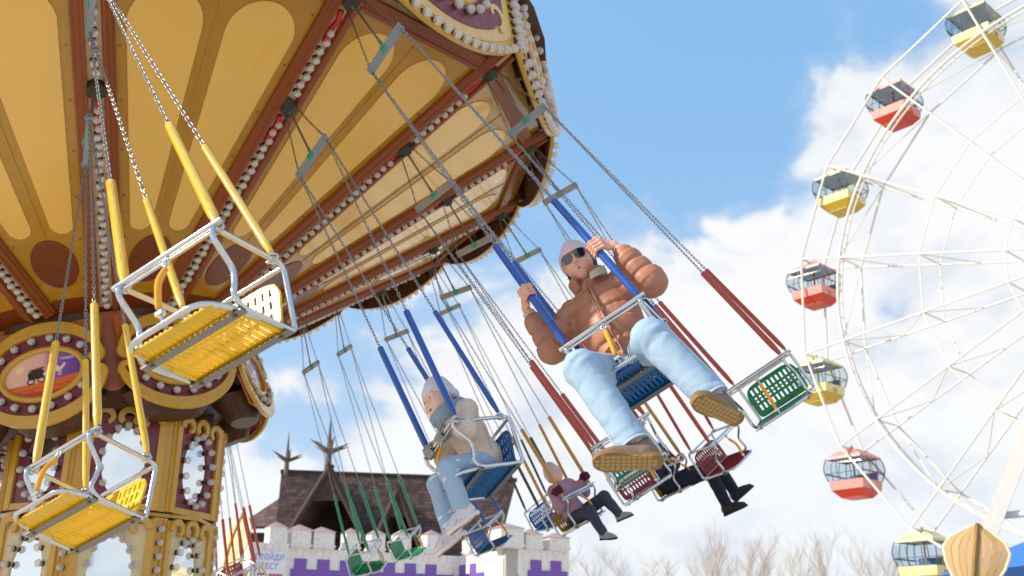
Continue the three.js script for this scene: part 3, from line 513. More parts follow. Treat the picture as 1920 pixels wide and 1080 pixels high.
// sleeve from the origin up the y axis
const sleeve = (r, L) => { const p = [[0.0001, 0], [r * 0.55, 0], [r * 0.72, 0.012], [r, 0.07], [r, L - 0.006], [r * 0.9, L], [0.0001, L]].map(([x, y]) => new THREE.Vector2(x, y)); return new THREE.LatheGeometry(p, 14); };
const sleeveF = sleeve(0.0195, 0.79), sleeveB = sleeve(0.016, 0.79);
function swing(key, label, seat, grip, near = false) {
  const d = SW[key], o = thing('chair_swing', label, 'swing', 'chair swings of the carousel'), m = basis(vec(d.b), vec(d.u), vec(d.f), vec(d.m));
  place(o, m); const inv = m.clone().invert(), loc = (a) => vec(a).applyMatrix4(inv);
  const S = seatParts, ps = SEAT[seat][0], pg = SEAT[grip][1], tm = near ? LINK_HI : LINK_LO;
  part('side_loop', S.loopA, M_.chrome, o); part('side_loop', S.loopB, M_.chrome, o); part('front_loop', S.front, M_.chrome, o);
  part('safety_bar', S.frontBar, M_.chrome, o); part('rear_bars', S.rear, M_.chrome, o); part('cross_strip', S.cross, M_.steel, o);
  const pan = part('seat_pan', S.rim, ps, o); if (key[0] === 'A') S.slats.forEach((g) => part('slat', g, SEAT[seat][2] ?? ps, pan)); else part('slats', S.slatsAll, ps, pan, { kind: 'stuff' }); part('backrest', S.backG, ps, o);
  const st = part('strap', S.strap, strapMat, o); S.strapEnds.forEach((g) => part('strap_fitting', g, M_.chrome, st));
  const p = loc(d.p), c = loc(d.ring), bi = loc(d.bi), bo = loc(d.bo); let q = 0;
  for (const s of [-1, 1]) for (const z of [1, -1]) {
    const a = V(s * HX, 0.028, z * HZ), b = (s < 0 ? bi : bo), dir = b.clone().sub(a).normalize();
    const gr = part('grip_sleeve', z > 0 ? sleeveF : sleeveB, pg, o); gr.position.copy(a); gr.quaternion.setFromUnitVectors(UP, dir);
    part('clamp', S.clamps[q++], M_.chrome, o);
    part('chain', chainGeo(a.clone().addScaledVector(dir, 0.785), b.clone().addScaledVector(dir, -0.01), tm, s * 0.3 + z), M_.chain, o);
  }
  const bd = bo.clone().sub(bi).normalize(), up = p.clone().sub(c).normalize(), fw = bd.clone().cross(up).normalize(), uu = fw.clone().cross(bd), bm = basis(bd, uu, fw, c);
  const L = bo.distanceTo(bi), barG = merge([box(L + 0.03, 0.05, 0.006, 0, 0, 0.014), box(L + 0.03, 0.006, 0.03, 0, 0.025, 0), box(L + 0.03, 0.006, 0.03, 0, -0.025, 0), ...[-1, 1].map((s) => cyl(V(s * L / 2, 0, -0.022), V(s * L / 2, 0, 0.026), 0.013, 0.013, 8))]);
  const bar = part('spreader_bar', boxUV(barG).applyMatrix4(bm), near ? M_.bar : M_.barworn, o);
  part('ring', new THREE.TorusGeometry(0.021, 0.008, 8, 16).translate(0, 0, 0.021).applyMatrix4(bm), M_.greenring, bar);
  part('hanger_rod', merge([cyl(p, c, 0.0085, 0.0085, 8), cyl(c.clone().addScaledVector(up, -0.02), c.clone().addScaledVector(up, 0.09), 0.013, 0.011, 8)]), M_.steel, o);
  for (const [e, s] of [[bi, -1], [bo, 1]]) {
    const from = p.clone().addScaledVector(bd, s * 0.05), mid = from.clone().add(e).multiplyScalar(0.5).addScaledVector(UP, -0.02), g = merge([chainGeo(from, mid, LINK_LO, 0.4), chainGeo(mid, e, LINK_LO, 1.1)]);
    part('safety_chain', g, M_.steel, o);
  }
  return o;
}
swing('Ao', 'large empty yellow chair swing hanging nearest the camera at upper left', 'yellow', 'yellow', true);
swing('Ai', 'smaller empty yellow chair swing hanging in front of the tower mirrors', 'yellow', 'yellow', true);
swing('Bo', 'blue chair swing carrying the woman in the peach puffer jacket', 'blue', 'blue', true);
swing('Bi', 'blue chair swing carrying the child in the beige coat', 'blue', 'blue', true);
swing('Co', 'empty green perforated chair swing on red grips at far right of the swings', 'green', 'red', true);
swing('Ci', 'empty green chair swing on red grips mostly hidden behind the woman\'s shoe', 'green', 'red');
swing('Do', 'empty dark red chair swing below the green perforated one', 'red', 'red');
swing('Di', 'empty dark red chair swing beside the man, behind the woman\'s shoe', 'red', 'red');
swing('Eo', 'yellow chair swing carrying the person in dark navy clothes', 'ochre', 'ochre');
swing('Ei', 'yellow chair swing carrying the child in the pink jacket', 'ochre', 'ochre');
swing('Fo', 'empty blue chair swing on dark grips behind the child in pink', 'dark', 'dark');
swing('Fi', 'empty blue chair swing below the beige coated child, in front of the dark roof', 'blue', 'blue');
swing('Go', 'empty green chair swing beside the beige coated child\'s white shoes', 'green', 'green');
swing('Gi', 'empty green chair swing cut by the bottom edge, left of its green twin', 'green', 'green');
swing('Ho', 'empty far chair swing on thin red grips in front of the cream boat prow', 'red', 'red');
swing('Hi', 'empty far chair swing on red grips right beside the carousel tower', 'red', 'red');
// ---------------------------------------------------------------- people: smooth-joined distance fields meshed with surface nets
function net(f, lo, hi, cell) {
  const nx = Math.ceil((hi.x - lo.x) / cell) + 1, ny = Math.ceil((hi.y - lo.y) / cell) + 1, nz = Math.ceil((hi.z - lo.z) / cell) + 1;
  const F = new Float32Array(nx * ny * nz), id = new Int32Array(nx * ny * nz).fill(-1), pos = [], idx = [];
  let q = 0; for (let k = 0; k < nz; k++) for (let j = 0; j < ny; j++) for (let i = 0; i < nx; i++) F[q++] = f(lo.x + i * cell, lo.y + j * cell, lo.z + k * cell);
  const sx = 1, sy = nx, sz = nx * ny, off = [0, sx, sy, sx + sy, sz, sx + sz, sy + sz, sx + sy + sz];
  const E = [[0, 1], [2, 3], [4, 5], [6, 7], [0, 2], [1, 3], [4, 6], [5, 7], [0, 4], [1, 5], [2, 6], [3, 7]];
  for (let k = 0; k < nz - 1; k++) for (let j = 0; j < ny - 1; j++) for (let i = 0; i < nx - 1; i++) {
    const b = i + j * sy + k * sz; let m = 0; for (let c = 0; c < 8; c++) if (F[b + off[c]] < 0) m |= 1 << c; if (m === 0 || m === 255) continue;
    let x = 0, y = 0, z = 0, n = 0;
    for (const [a, c] of E) { const fa = F[b + off[a]], fc = F[b + off[c]]; if ((fa < 0) === (fc < 0)) continue; const t = fa / (fa - fc); const ax = a & 1, ay = (a >> 1) & 1, az = a >> 2, cx = c & 1, cy = (c >> 1) & 1, cz = c >> 2; x += ax + (cx - ax) * t; y += ay + (cy - ay) * t; z += az + (cz - az) * t; n++; }
    id[b] = pos.length / 3; pos.push(lo.x + (i + x / n) * cell, lo.y + (j + y / n) * cell, lo.z + (k + z / n) * cell);
  }
  const quad = (a, b, c, d, flip) => { if (a < 0 || b < 0 || c < 0 || d < 0) return; flip ? idx.push(a, c, b, a, d, c) : idx.push(a, b, c, a, c, d); };
  for (let k = 1; k < nz - 1; k++) for (let j = 1; j < ny - 1; j++) for (let i = 1; i < nx - 1; i++) {
    const b = i + j * sy + k * sz, s = F[b] < 0;
    if (s !== F[b + sx] < 0) quad(id[b - sy - sz], id[b - sz], id[b], id[b - sy], !s);
    if (s !== F[b + sy] < 0) quad(id[b - sx - sz], id[b - sx], id[b], id[b - sz], !s);
    if (s !== F[b + sz] < 0) quad(id[b - sx - sy], id[b - sy], id[b], id[b - sx], !s);
  }
  const g = new THREE.BufferGeometry(); g.setAttribute('position', new THREE.Float32BufferAttribute(pos, 3)); g.setIndex(idx);
  const nor = new Float32Array(pos.length), e = cell * 0.5;
  for (let v = 0; v < pos.length; v += 3) { const x = pos[v], y = pos[v + 1], z = pos[v + 2]; let a = f(x + e, y, z) - f(x - e, y, z), b = f(x, y + e, z) - f(x, y - e, z), c = f(x, y, z + e) - f(x, y, z - e); const l = Math.hypot(a, b, c) || 1; nor[v] = a / l; nor[v + 1] = b / l; nor[v + 2] = c / l; }
  g.setAttribute('normal', new THREE.BufferAttribute(nor, 3));
  const uv = new Float32Array(pos.length / 3 * 2); for (let v = 0; v < pos.length / 3; v++) { uv[2 * v] = (pos[3 * v] + 0.6 * pos[3 * v + 2]) * 2.5; uv[2 * v + 1] = (pos[3 * v + 1] + 0.35 * pos[3 * v + 2]) * 2.5; }
  g.setAttribute('uv', new THREE.BufferAttribute(uv, 2)); return g;
}
const cap = (a, b, ra, rb = ra) => ({ t: 0, ax: a.x, ay: a.y, az: a.z, dx: b.x - a.x, dy: b.y - a.y, dz: b.z - a.z, l: 1 / (a.distanceToSquared(b) || 1e-9), ra, rb });
const ell = (c, rx, ry, rz) => ({ t: 1, ax: c.x, ay: c.y, az: c.z, ra: rx, rb: ry, rc: rz, m: Math.min(rx, ry, rz) });
function field(prims, k) {
  return (x, y, z) => {
    let d = 1e3;
    for (const p of prims) {
      let q; const ux = x - p.ax, uy = y - p.ay, uz = z - p.az;
      if (p.t === 0) { let h = (ux * p.dx + uy * p.dy + uz * p.dz) * p.l; h = h < 0 ? 0 : h > 1 ? 1 : h; const vx = ux - p.dx * h, vy = uy - p.dy * h, vz = uz - p.dz * h; q = Math.sqrt(vx * vx + vy * vy + vz * vz) - (p.ra + (p.rb - p.ra) * h); }
      else { const ex = ux / p.ra, ey = uy / p.rb, ez = uz / p.rc, k0 = Math.sqrt(ex * ex + ey * ey + ez * ez), k1 = Math.sqrt(ex * ex / p.ra / p.ra + ey * ey / p.rb / p.rb + ez * ez / p.rc / p.rc); q = k0 < 1e-6 ? -p.m : k0 * (k0 - 1) / k1; }
      const h = k - Math.abs(d - q); d = Math.min(d, q) - (h > 0 ? h * h / (4 * k) : 0);
    }
    return d;
  };
}
const bounds = (pts, pad) => { const b = new THREE.Box3().setFromPoints(pts).expandByScalar(pad); return [b.min, b.max]; };
const nz3 = (x, y, z) => perlin.noise(x, y, z);
// head in its own frame: y up, z towards the face, x to the person's left
function headGeo(s, child, cell) {
  const c = (x, y, z) => V(x, y, z), P = [ell(c(0, 0.032, -0.016), 0.074, 0.088, 0.092), ell(c(0, -0.032, 0.022), child ? 0.062 : 0.06, 0.072, 0.062), ell(c(0, -0.09, 0.05), 0.022, 0.018, 0.02), ell(c(0.036, -0.034, 0.048), 0.03, 0.03, 0.028), ell(c(-0.036, -0.034, 0.048), 0.03, 0.03, 0.028), cap(c(-0.032, 0.022, 0.068), c(0.032, 0.022, 0.068), 0.014)];
  const N = [cap(c(0, 0.01, 0.082), c(0, -0.024, child ? 0.096 : 0.104), 0.0075, child ? 0.01 : 0.012), ell(c(0.011, -0.03, 0.088), 0.009, 0.008, 0.01), ell(c(-0.011, -0.03, 0.088), 0.009, 0.008, 0.01)];
  const ears = [ell(c(0.074, -0.006, -0.008), 0.01, 0.03, 0.018), ell(c(-0.074, -0.006, -0.008), 0.01, 0.03, 0.018)];
  const neck = [cap(c(0, -0.06, -0.022), c(0, -0.17, -0.045), child ? 0.04 : 0.05, child ? 0.045 : 0.056)];
  const lips = [cap(c(-0.018, -0.058, 0.074), c(0.018, -0.058, 0.074), 0.0075), cap(c(-0.012, -0.066, 0.075), c(0.012, -0.066, 0.075), 0.0075)];
  const fa = field(P, 0.045), fn = field(N, 0.012), fe = field(ears, 0.01), fk = field(neck, 0.01), fl = field(lips, 0.006);
  const sm = (a, b, k) => { const h = k - Math.abs(a - b); return Math.min(a, b) - (h > 0 ? h * h / (4 * k) : 0); };
  const f0 = (x, y, z) => { let d = sm(fa(x, y, z), fn(x, y, z), 0.016); for (const e of [-1, 1]) { const q = Math.hypot((x - e * 0.031) * 0.8, y - 0.004, z - 0.094) - 0.015; d = -sm(-d, q, 0.014); } d = sm(d, fl(x, y, z), 0.012); d = sm(d, fe(x, y, z), 0.012); return sm(d, fk(x, y, z), 0.03); };
  const g = net((x, y, z) => f0(x / s, y / s, z / s) * s, V(-0.1, -0.19, -0.13).multiplyScalar(s), V(0.1, 0.14, 0.13).multiplyScalar(s), cell);
  return g;
}
function beanieGeo(s, front, back, extra, cell) {
  const hem = (x, z) => front + (back - front) * smooth(0.1, -0.1, z) + 0.02 * Math.abs(x) ;
  const f = (x, y, z) => { const q = field([ell(V(0, 0.038, -0.017), 0.082, 0.1 + extra, 0.101), ell(V(0, 0.02, -0.017), 0.083, 0.085, 0.102)], 0.02)(x, y, z); const h = hem(x, z), cuff = y < h + 0.055 && y > h + 0.002 ? -0.0095 * smooth(0, 0.008, Math.min(y - h, h + 0.055 - y)) : 0; const inner = field([ell(V(0, 0.034, -0.017), 0.075, 0.088, 0.094)], 0.01)(x, y, z); let d = q + cuff - 0.0012 * Math.sin(Math.atan2(x, z + 0.017) * 70) - 0.003 * nz3(x * 18, y * 14, z * 18); d = Math.max(d, h - y); return Math.max(d, -inner); };
  return net((x, y, z) => f(x / s, y / s, z / s) * s, V(-0.11, -0.09, -0.14).multiplyScalar(s), V(0.11, 0.17 + extra, 0.11).multiplyScalar(s), cell);
}
// a hand closed on a rod: c on the rod, t along it, o from the rod towards the wrist; index finger on the +t side
function handPrims(c, t, o, side, s = 1) {
  const oo = o.clone().addScaledVector(t, -o.dot(t)).normalize(), w = t.clone().cross(oo).multiplyScalar(side), P = (th, rho, dt) => c.clone().addScaledVector(oo, Math.cos(th) * rho * s).addScaledVector(w, Math.sin(th) * rho * s).addScaledVector(t, dt * s);
  const D = Math.PI / 180, out = [], pts = [], wrist = P(12 * D, 0.098, -0.012);
  [[0.031, 1], [0.0105, 1.05], [-0.0105, 1.0], [-0.0305, 0.9]].forEach(([dt, q], i) => {
    const j = [P(22 * D, 0.05, dt), P(78 * D, 0.039 * q, dt + 0.001), P(150 * D, 0.032, dt), P(222 * D, 0.027, dt - 0.001), P(275 * D, 0.026, dt - 0.001)], r = [0.0098, 0.0092, 0.0086, 0.0078, 0.007];
    for (let k = 0; k < 4; k++) out.push(cap(j[k], j[k + 1], r[k] * s * q, r[k + 1] * s * q)); pts.push(...j);
    out.push(cap(P(14 * D, 0.088, dt * 0.62 - 0.006), P(22 * D, 0.05, dt), 0.0125 * s, 0.0105 * s));
  });
  const th = [P(-6 * D, 0.075, 0.018), P(-38 * D, 0.046, 0.034), P(-85 * D, 0.034, 0.04), P(-130 * D, 0.028, 0.037)];
  out.push(cap(th[0], th[1], 0.0135 * s, 0.0112 * s), cap(th[1], th[2], 0.0108 * s, 0.0098 * s), cap(th[2], th[3], 0.0096 * s, 0.008 * s)); pts.push(...th, wrist);
  return { prims: out, pts, wrist };
}
const handGeo = (h, arm, s = 1, cell = 0.0034) => { const p = [...h.prims, cap(h.wrist, arm, 0.022 * s, 0.027 * s)]; const q = h.wrist.clone().lerp(arm, Math.min(1, 0.07 / h.wrist.distanceTo(arm))); p.push(cap(h.wrist, q, 0.021 * s, 0.024 * s)); return net(field(p, 0.007 * s), ...bounds([...h.pts, q], 0.03), cell); };
// shoe in its own frame: z to the toe, y up, ankle over the origin, sole at y = -0.075
function addShoe(parent, ankle, toe, up, s, m, treads = true) {
  const z = toe.clone().normalize(), y = up.clone().addScaledVector(z, -up.dot(z)).normalize(), x = y.clone().cross(z), mt = basis(x, y, z, ankle).scale(V(s, s, s)), fx = (g) => g.applyMatrix4(mt);
  const out = [[0, -0.085], [0.028, -0.076], [0.036, -0.045], [0.034, 0.0], [0.04, 0.06], [0.049, 0.11], [0.044, 0.155], [0.026, 0.186], [0.0, 0.194], [-0.026, 0.184], [-0.042, 0.15], [-0.044, 0.1], [-0.036, 0.05], [-0.032, 0.0], [-0.036, -0.045], [-0.028, -0.076]];
  const curve = new THREE.SplineCurve(out.map(([a, b]) => new THREE.Vector2(a, b))); const pts = curve.getPoints(40).map((p) => [p.x, p.y]);
  const U = [ell(V(0, -0.03, -0.035), 0.036, 0.05, 0.047), ell(V(0, -0.035, 0.02), 0.037, 0.052, 0.06), ell(V(0.002, -0.05, 0.105), 0.044, 0.036, 0.08), cap(V(0, 0.0, -0.018), V(0, 0.03, -0.02), 0.042, 0.04), cap(V(0, -0.005, 0.03), V(0, -0.025, 0.1), 0.028, 0.026)];
  const fu = field(U, 0.03), upper = net((a, b, c) => Math.max(fu(a, b, c) - 0.002 * nz3(a * 60, b * 60, c * 40), -0.066 - b), V(-0.07, -0.1, -0.12), V(0.07, 0.09, 0.21), 0.0055);
  const shoe = part('shoe', fx(upper), m.upper, parent);
  const sole = plate(pts, 0.017, [], 0.004, 2); sole.rotateX(Math.PI / 2); sole.translate(0, -0.064, 0); part('sole', fx(sole), m.sole, shoe);
  if (treads) {
    const tr = []; for (let i = -3; i <= 8; i++) for (let j = -1.5; j <= 1.5; j++) { const zz = i * 0.0205, xx = j * 0.0175 + 0.002; if (Math.abs(zz - 0.0) < 0.001 && 0) continue; const wv = zz < -0.05 ? 0.03 : zz > 0.15 ? 0.03 : 0.042; if (Math.abs(xx) + 0.008 > wv) continue; const g = box(0.0155, 0.004, 0.0175); g.rotateY(0.25 * Math.sin(i * 2.1 + j)); g.translate(xx + 0.002 * Math.sin(i * 3), -0.085, zz + 0.012); tr.push(g); }
    if (m.ends) { const mid = tr.filter((g) => { g.computeBoundingBox(); const z = g.boundingBox.min.z; return z > -0.03 && z < 0.1; }), end = tr.filter((g) => !mid.includes(g)); part('tread', fx(merge(mid)), m.tread, shoe, { kind: 'stuff' }); part('end_tread', fx(merge(end)), m.ends, shoe, { kind: 'stuff' }); } else part('tread', fx(merge(tr)), m.tread, shoe, { kind: 'stuff' });
  }
  if (m.lace) { const lc = []; for (let i = 0; i < 4; i++) { const zz = 0.03 + i * 0.02, yy = 0.024 - i * 0.009; lc.push(sweep([V(-0.026, yy - 0.012, zz), V(-0.012, yy, zz + 0.004), V(0.012, yy, zz - 0.002), V(0.026, yy - 0.012, zz + 0.003)], 0.003, 5)); } part('laces', fx(merge(lc)), m.lace, shoe); }
  return shoe;
}
const skinTex = tex(128, (u, v) => { const n = ring(u, v, 6, 4) * 0.5 + ring(u, v, 16, 1) * 0.3; return [1 - 0.03 * n, 0.97 + 0.05 * n, 0.96 + 0.04 * n]; }, true);
const skin = M('fair skin', 0xe4ae94, 0.52, 0, { map: skinTex, sheen: 0.2, sheenRoughness: 0.6 }), skinChild = M('child skin', 0xefc3ac, 0.55, 0, { map: skinTex });
const seatFrame = (key) => { const d = SW[key]; return basis(vec(d.b), vec(d.u), vec(d.f), vec(d.m)); };
function person(key, label) { const o = thing('person', label, 'person'); place(o, seatFrame(key)); return o; }
const gripPoint = (key, s, along) => { const d = SW[key], inv = seatFrame(key).invert(), e = vec(s < 0 ? d.bi : d.bo).applyMatrix4(inv), a = V(s * HX, 0.028, HZ), dir = e.sub(a).normalize(); return [a.addScaledVector(dir, along), dir]; };
const headFrame = (c, yaw, pitch, roll) => new THREE.Matrix4().compose(c, new THREE.Quaternion().setFromEuler(new THREE.Euler(pitch, yaw, roll, 'YXZ')), V(1, 1, 1));
const cloth = (prims, k, pts, pad, cell, wr = 0.004, fr = 9, cut) => { const f = field(prims, k); return net((x, y, z) => { const n = 1 - Math.abs(nz3(x * fr, y * fr * 0.8, z * fr)) * 2, n2 = nz3(x * fr * 2.6 + 5, y * fr * 1.5, z * fr * 2.6); const d = f(x, y, z); if (d > 0.06) return d; const q = d - wr * n - wr * 0.5 * n2; return cut ? Math.max(q, cut(x, y, z)) : q; }, ...bounds(pts, pad), cell); };

// ---- woman in the peach jacket
{
  const o = person('Bo', 'woman in pink beanie, sunglasses and peach puffer jacket riding a blue swing');
  const sh = (s) => V(s * 0.165, 0.3, -0.055), elR = V(0.285, 0.135, 0.02), elL = V(-0.318, 0.145, 0.0);
  const [gR, tR] = gripPoint('Bo', 1, 0.375), [gL, tL] = gripPoint('Bo', -1, 0.4);
  const hR = handPrims(gR, tR, elR.clone().sub(gR), -1), hL = handPrims(gL, tL, elL.clone().sub(gL), 1);
  const kL = V(-0.13, -0.285, 0.36), kR = V(0.2, -0.325, 0.33), aL = V(-0.075, -0.735, 0.34), aR = V(0.3, -0.72, 0.29), hip = (s) => V(s * 0.085, -0.165, -0.02);
  const HF = headFrame(V(0, 0.515, -0.015), 0.12, 0.2, -0.03);
  const head = headGeo(1, false, 0.0042).applyMatrix4(HF);
  const inner = [cap(V(0, -0.1, -0.05), V(0, 0.25, -0.06), 0.1, 0.11), cap(sh(-1), sh(1), 0.06), cap(V(0, 0.28, -0.06), V(0, 0.4, -0.05), 0.055, 0.05), cap(sh(1), elR, 0.045, 0.036), cap(sh(-1), elL, 0.045, 0.036), cap(elR, hR.wrist, 0.034, 0.024), cap(elL, hL.wrist, 0.034, 0.024)];
  for (const [h, k, a] of [[hip(-1), kL, aL], [hip(1), kR, aR]]) inner.push(cap(h, k, 0.07, 0.05), cap(k, a, 0.048, 0.036), cap(a, a.clone().add(V(0, -0.03, 0.0)), 0.034, 0.03));
  const allP = [elR, elL, kL, kR, aL, aR, V(0, 0.42, 0), V(0, -0.1, -0.15), hR.wrist, hL.wrist];
  part('body', [head, handGeo(hR, elR), handGeo(hL, elL), net(field(inner, 0.04), ...bounds(allP, 0.12), 0.014)], skin, o);
  const jm = M('peach satin puffer', 0xb57a60, 0.5, 0, { sheen: 0.3, sheenRoughness: 0.4, sheenColor: new THREE.Color(0xffd9c0), map: wearTex });
  const fo = (w, e, q) => w.clone().lerp(e, q);
  const J = [ell(V(0, -0.13, -0.055), 0.16, 0.12, 0.135), ell(V(0, 0.04, -0.05), 0.155, 0.17, 0.13), ell(V(0, 0.18, -0.055), 0.168, 0.17, 0.122), cap(sh(-1).add(V(0.02, -0.02, 0)), sh(1).add(V(-0.02, -0.02, 0)), 0.07), cap(V(0, 0.28, -0.06), V(0, 0.385, -0.045), 0.095, 0.08),
    cap(sh(1), elR, 0.068, 0.068), cap(sh(-1), elL, 0.066, 0.066), cap(elR, fo(hR.wrist, elR, 0.28), 0.07, 0.06), cap(elL, fo(hL.wrist, elL, 0.34), 0.065, 0.052)];
  const fj = field(J, 0.04), hole = (x, y, z) => Math.hypot(x, z + 0.02) - 0.066 - (y - 0.36) * 0.5;
  // quilted channels: across the trunk by height, across each sleeve by the distance along it
  const segs = [[sh(1), elR, 0], [elR, fo(hR.wrist, elR, 0.28), sh(1).distanceTo(elR)], [sh(-1), elL, 0], [elL, fo(hL.wrist, elL, 0.34), sh(-1).distanceTo(elL)]].map(([a, b, s0]) => { const d = b.clone().sub(a), L = d.length(); return { a, d: d.divideScalar(L), L, s0 }; });
  const trunk = field(J.slice(0, 5), 0.04);
  const jg = net((x, y, z) => {
    let d = fj(x, y, z); if (d > 0.06) return d;
    let along = y + 0.3, best = trunk(x, y, z) - 0.012, arm = false;
    for (const g of segs) { const ux = x - g.a.x, uy = y - g.a.y, uz = z - g.a.z; let h = ux * g.d.x + uy * g.d.y + uz * g.d.z; h = Math.max(0, Math.min(g.L, h)); const q = Math.hypot(ux - g.d.x * h, uy - g.d.y * h, uz - g.d.z * h) - 0.066; if (q < best) { best = q; along = g.s0 + h; arm = true; } }
    const wob = 0.012 * nz3(x * 7, y * 7, z * 7), per = arm ? 0.07 : 0.088, f = ((along + wob) / per) % 1, e = Math.min(f, 1 - f) * per;
    const puff = 0.0095 * Math.exp(-e * e / 0.00009) - 0.004;
    const pucker = 0.0035 * Math.exp(-e * e / 0.0009) * nz3(x * 34, y * 8, z * 34 + 3), w = 0.0035 * nz3(x * 9, y * 12 + 4, z * 9);
    d += puff + pucker + w + 0.006 * Math.exp(-x * x / 0.00012) * (z > 0.02 && !arm ? 1 : 0);
    if (y > 0.36) d = Math.max(d, -hole(x, y, z)); return Math.max(d, -0.205 - y + 0.012 * nz3(x * 9, 3, z * 9));
  }, ...bounds([elR, elL, V(0, 0.46, 0), V(0, -0.23, -0.18), V(0, 0, 0.14), hR.wrist, hL.wrist], 0.1), 0.0072);
  const jacket = part('jacket', jg, jm, o);
  part('stand_collar', sheet((u, v) => { const a = 0.45 + u * (Math.PI * 2 - 0.9), r = 0.088 + 0.012 * v; return [Math.sin(a) * r, 0.345 + 0.075 * v + 0.015 * Math.cos(a - Math.PI), -0.035 + Math.cos(a) * r]; }, 28, 4, 0.016), jm, jacket);
  part('placket', sweep([V(0.016, -0.17, 0.098), V(0.016, -0.05, 0.1), V(0.014, 0.1, 0.095), V(0.012, 0.25, 0.075), V(0.01, 0.34, 0.062)], 0.011, 8, false, 0.5), jm, jacket);
  const lining = M('cream fleece', 0xdccdae, 0.9, 0, { map: knitTex });
  for (const [h, e] of [[hR, elR], [hL, elL]]) part('cuff', sweep([h.wrist.clone().lerp(e, 0.1), h.wrist.clone().lerp(e, 0.28), h.wrist.clone().lerp(e, 0.42)], (t) => 0.033 + 0.008 * t, 14), lining, jacket);
  part('collar', sheet((u, v) => { const a = V(0.035, 0.315, 0.078).lerp(V(0.115, 0.33, 0.025), u), b = V(0.05, 0.365, 0.058).lerp(V(0.115, 0.4, -0.005), u), q = a.lerp(b, v); return [q.x, q.y, q.z + 0.014 * Math.sin(Math.PI * v) + 0.01 * Math.sin(Math.PI * u)]; }, 8, 8, 0.01), lining, jacket);
  part('zip', sweep([V(0, -0.14, 0.105), V(0, 0.0, 0.112), V(0, 0.18, 0.1), V(0, 0.3, 0.065)], 0.004, 5), M('bronze zip', 0x8c6a4c, 0.4, 0.6), jacket);
  const dm = M('light blue denim', 0xa9c2da, 0.85, 0, { map: denimTex });
  const legs = [];
  const hem = (k, a) => k.clone().lerp(a, 1.0);
  legs.push(cap(V(-0.03, -0.16, -0.05), V(0.03, -0.155, -0.04), 0.105));
  for (const [h, k, a] of [[hip(-1), kL, aL], [hip(1), kR, aR]]) legs.push(cap(h, k, 0.09, 0.078), cap(k, hem(k, a), 0.079, 0.069));
  const fl = field(legs, 0.03), cutL = [kL, hem(kL, aL)], cutR = [kR, hem(kR, aR)], plane = ([k, h], x, y, z) => { const d = h.clone().sub(k).normalize(); return (x - h.x) * d.x + (y - h.y) * d.y + (z - h.z) * d.z; };
  const dL = hem(kL, aL).sub(kL).normalize(), eL = hem(kL, aL), dR = hem(kR, aR).sub(kR).normalize(), eR = hem(kR, aR);
  const jeans = net((x, y, z) => { let d = fl(x, y, z); if (d > 0.05) return d; const w = 1 - Math.abs(nz3(x * 7, y * 9 + z * 3, z * 7)) * 2, w2 = Math.abs(nz3(x * 5 + 4, y * 10 + x * 5, z * 10)); d -= 0.003 * w; d += 0.002 * Math.exp(-w2 * w2 / 0.02);
    const lf = x < 0.06, K = lf ? kL : kR, E2 = lf ? eL : eR, D2 = lf ? dL : dR, sk = (x - K.x) * D2.x + (y - K.y) * D2.y + (z - K.z) * D2.z, sh2 = (E2.x - x) * D2.x + (E2.y - y) * D2.y + (E2.z - z) * D2.z, ang = Math.atan2(x - K.x, z - K.z + 0.02);
    const tw = 5 * nz3(x * 8, y * 8, z * 8), am = 0.5 + 0.9 * nz3(x * 14 + 2, y * 14, z * 14); d += 0.0036 * am * Math.exp(-sk * sk / 0.005) * Math.sin(sk * 95 + ang * 3.5 + tw) + 0.0026 * am * Math.exp(-Math.max(0, sh2) / 0.06) * Math.sin(sh2 * 130 + ang * 2.5 + tw); const c = x < 0.06 ? (x - eL.x) * dL.x + (y - eL.y) * dL.y + (z - eL.z) * dL.z : (x - eR.x) * dR.x + (y - eR.y) * dR.y + (z - eR.z) * dR.z; return Math.max(d, c); }, ...bounds([kL, kR, aL, aR, V(-0.1, -0.1, -0.15), V(0.1, -0.1, -0.1)], 0.13), 0.0085);
  const jn = part('jeans', jeans, dm, o);
  for (const [h, d, k] of [[eL, dL, kL], [eR, dR, kR]]) { // frayed hems and outer seams
    part('hem', new THREE.TorusGeometry(0.069, 0.0045, 6, 28).applyQuaternion(new THREE.Quaternion().setFromUnitVectors(V(0, 0, 1), d)).translate(h.x, h.y, h.z), M('frayed denim hem', 0xc9d8e6, 0.9), jn);
    part('lining', new THREE.CircleGeometry(0.066, 20).applyQuaternion(new THREE.Quaternion().setFromUnitVectors(V(0, 0, 1), d)).translate(h.x - d.x * 0.02, h.y - d.y * 0.02, h.z - d.z * 0.02), M('dark denim inside', 0x4b4a58, 0.9), jn); }
  for (const [h, k, sx] of [[eL, kL, 1], [eR, kR, -1]]) { const d = h.clone().sub(k).normalize(), o1 = V(0, 0, 1).cross(d).normalize().multiplyScalar(-sx); part('side_seam', sweep([0.12, 0.35, 0.6, 0.85, 0.99].map((t) => k.clone().lerp(h, t).addScaledVector(o1, (0.079 - 0.01 * t) + 0.002).add(V(0, 0, 0.004 * Math.sin(t * 20)))), 0.0035, 6), M('frayed denim hem', 0xc9d8e6, 0.9), jn); }
  const sock = M('striped sock', 0x8d7086, 0.9); for (const [k, a] of [[kL, aL], [kR, aR]]) part('sock', sweep([k.clone().lerp(a, 0.85), a, a.clone().add(V(0, -0.04, 0.005))], 0.043, 12), sock, o);
  const sm = { upper: M('tan suede shoe', 0x8a7466, 0.75, 0, { map: wearTex }), sole: M('gum sole', 0x86683c, 0.75), tread: M('gum tread', 0xb0905c, 0.7, 0, { map: wearTex }), lace: M('beige laces', 0xcbb49a, 0.8) };
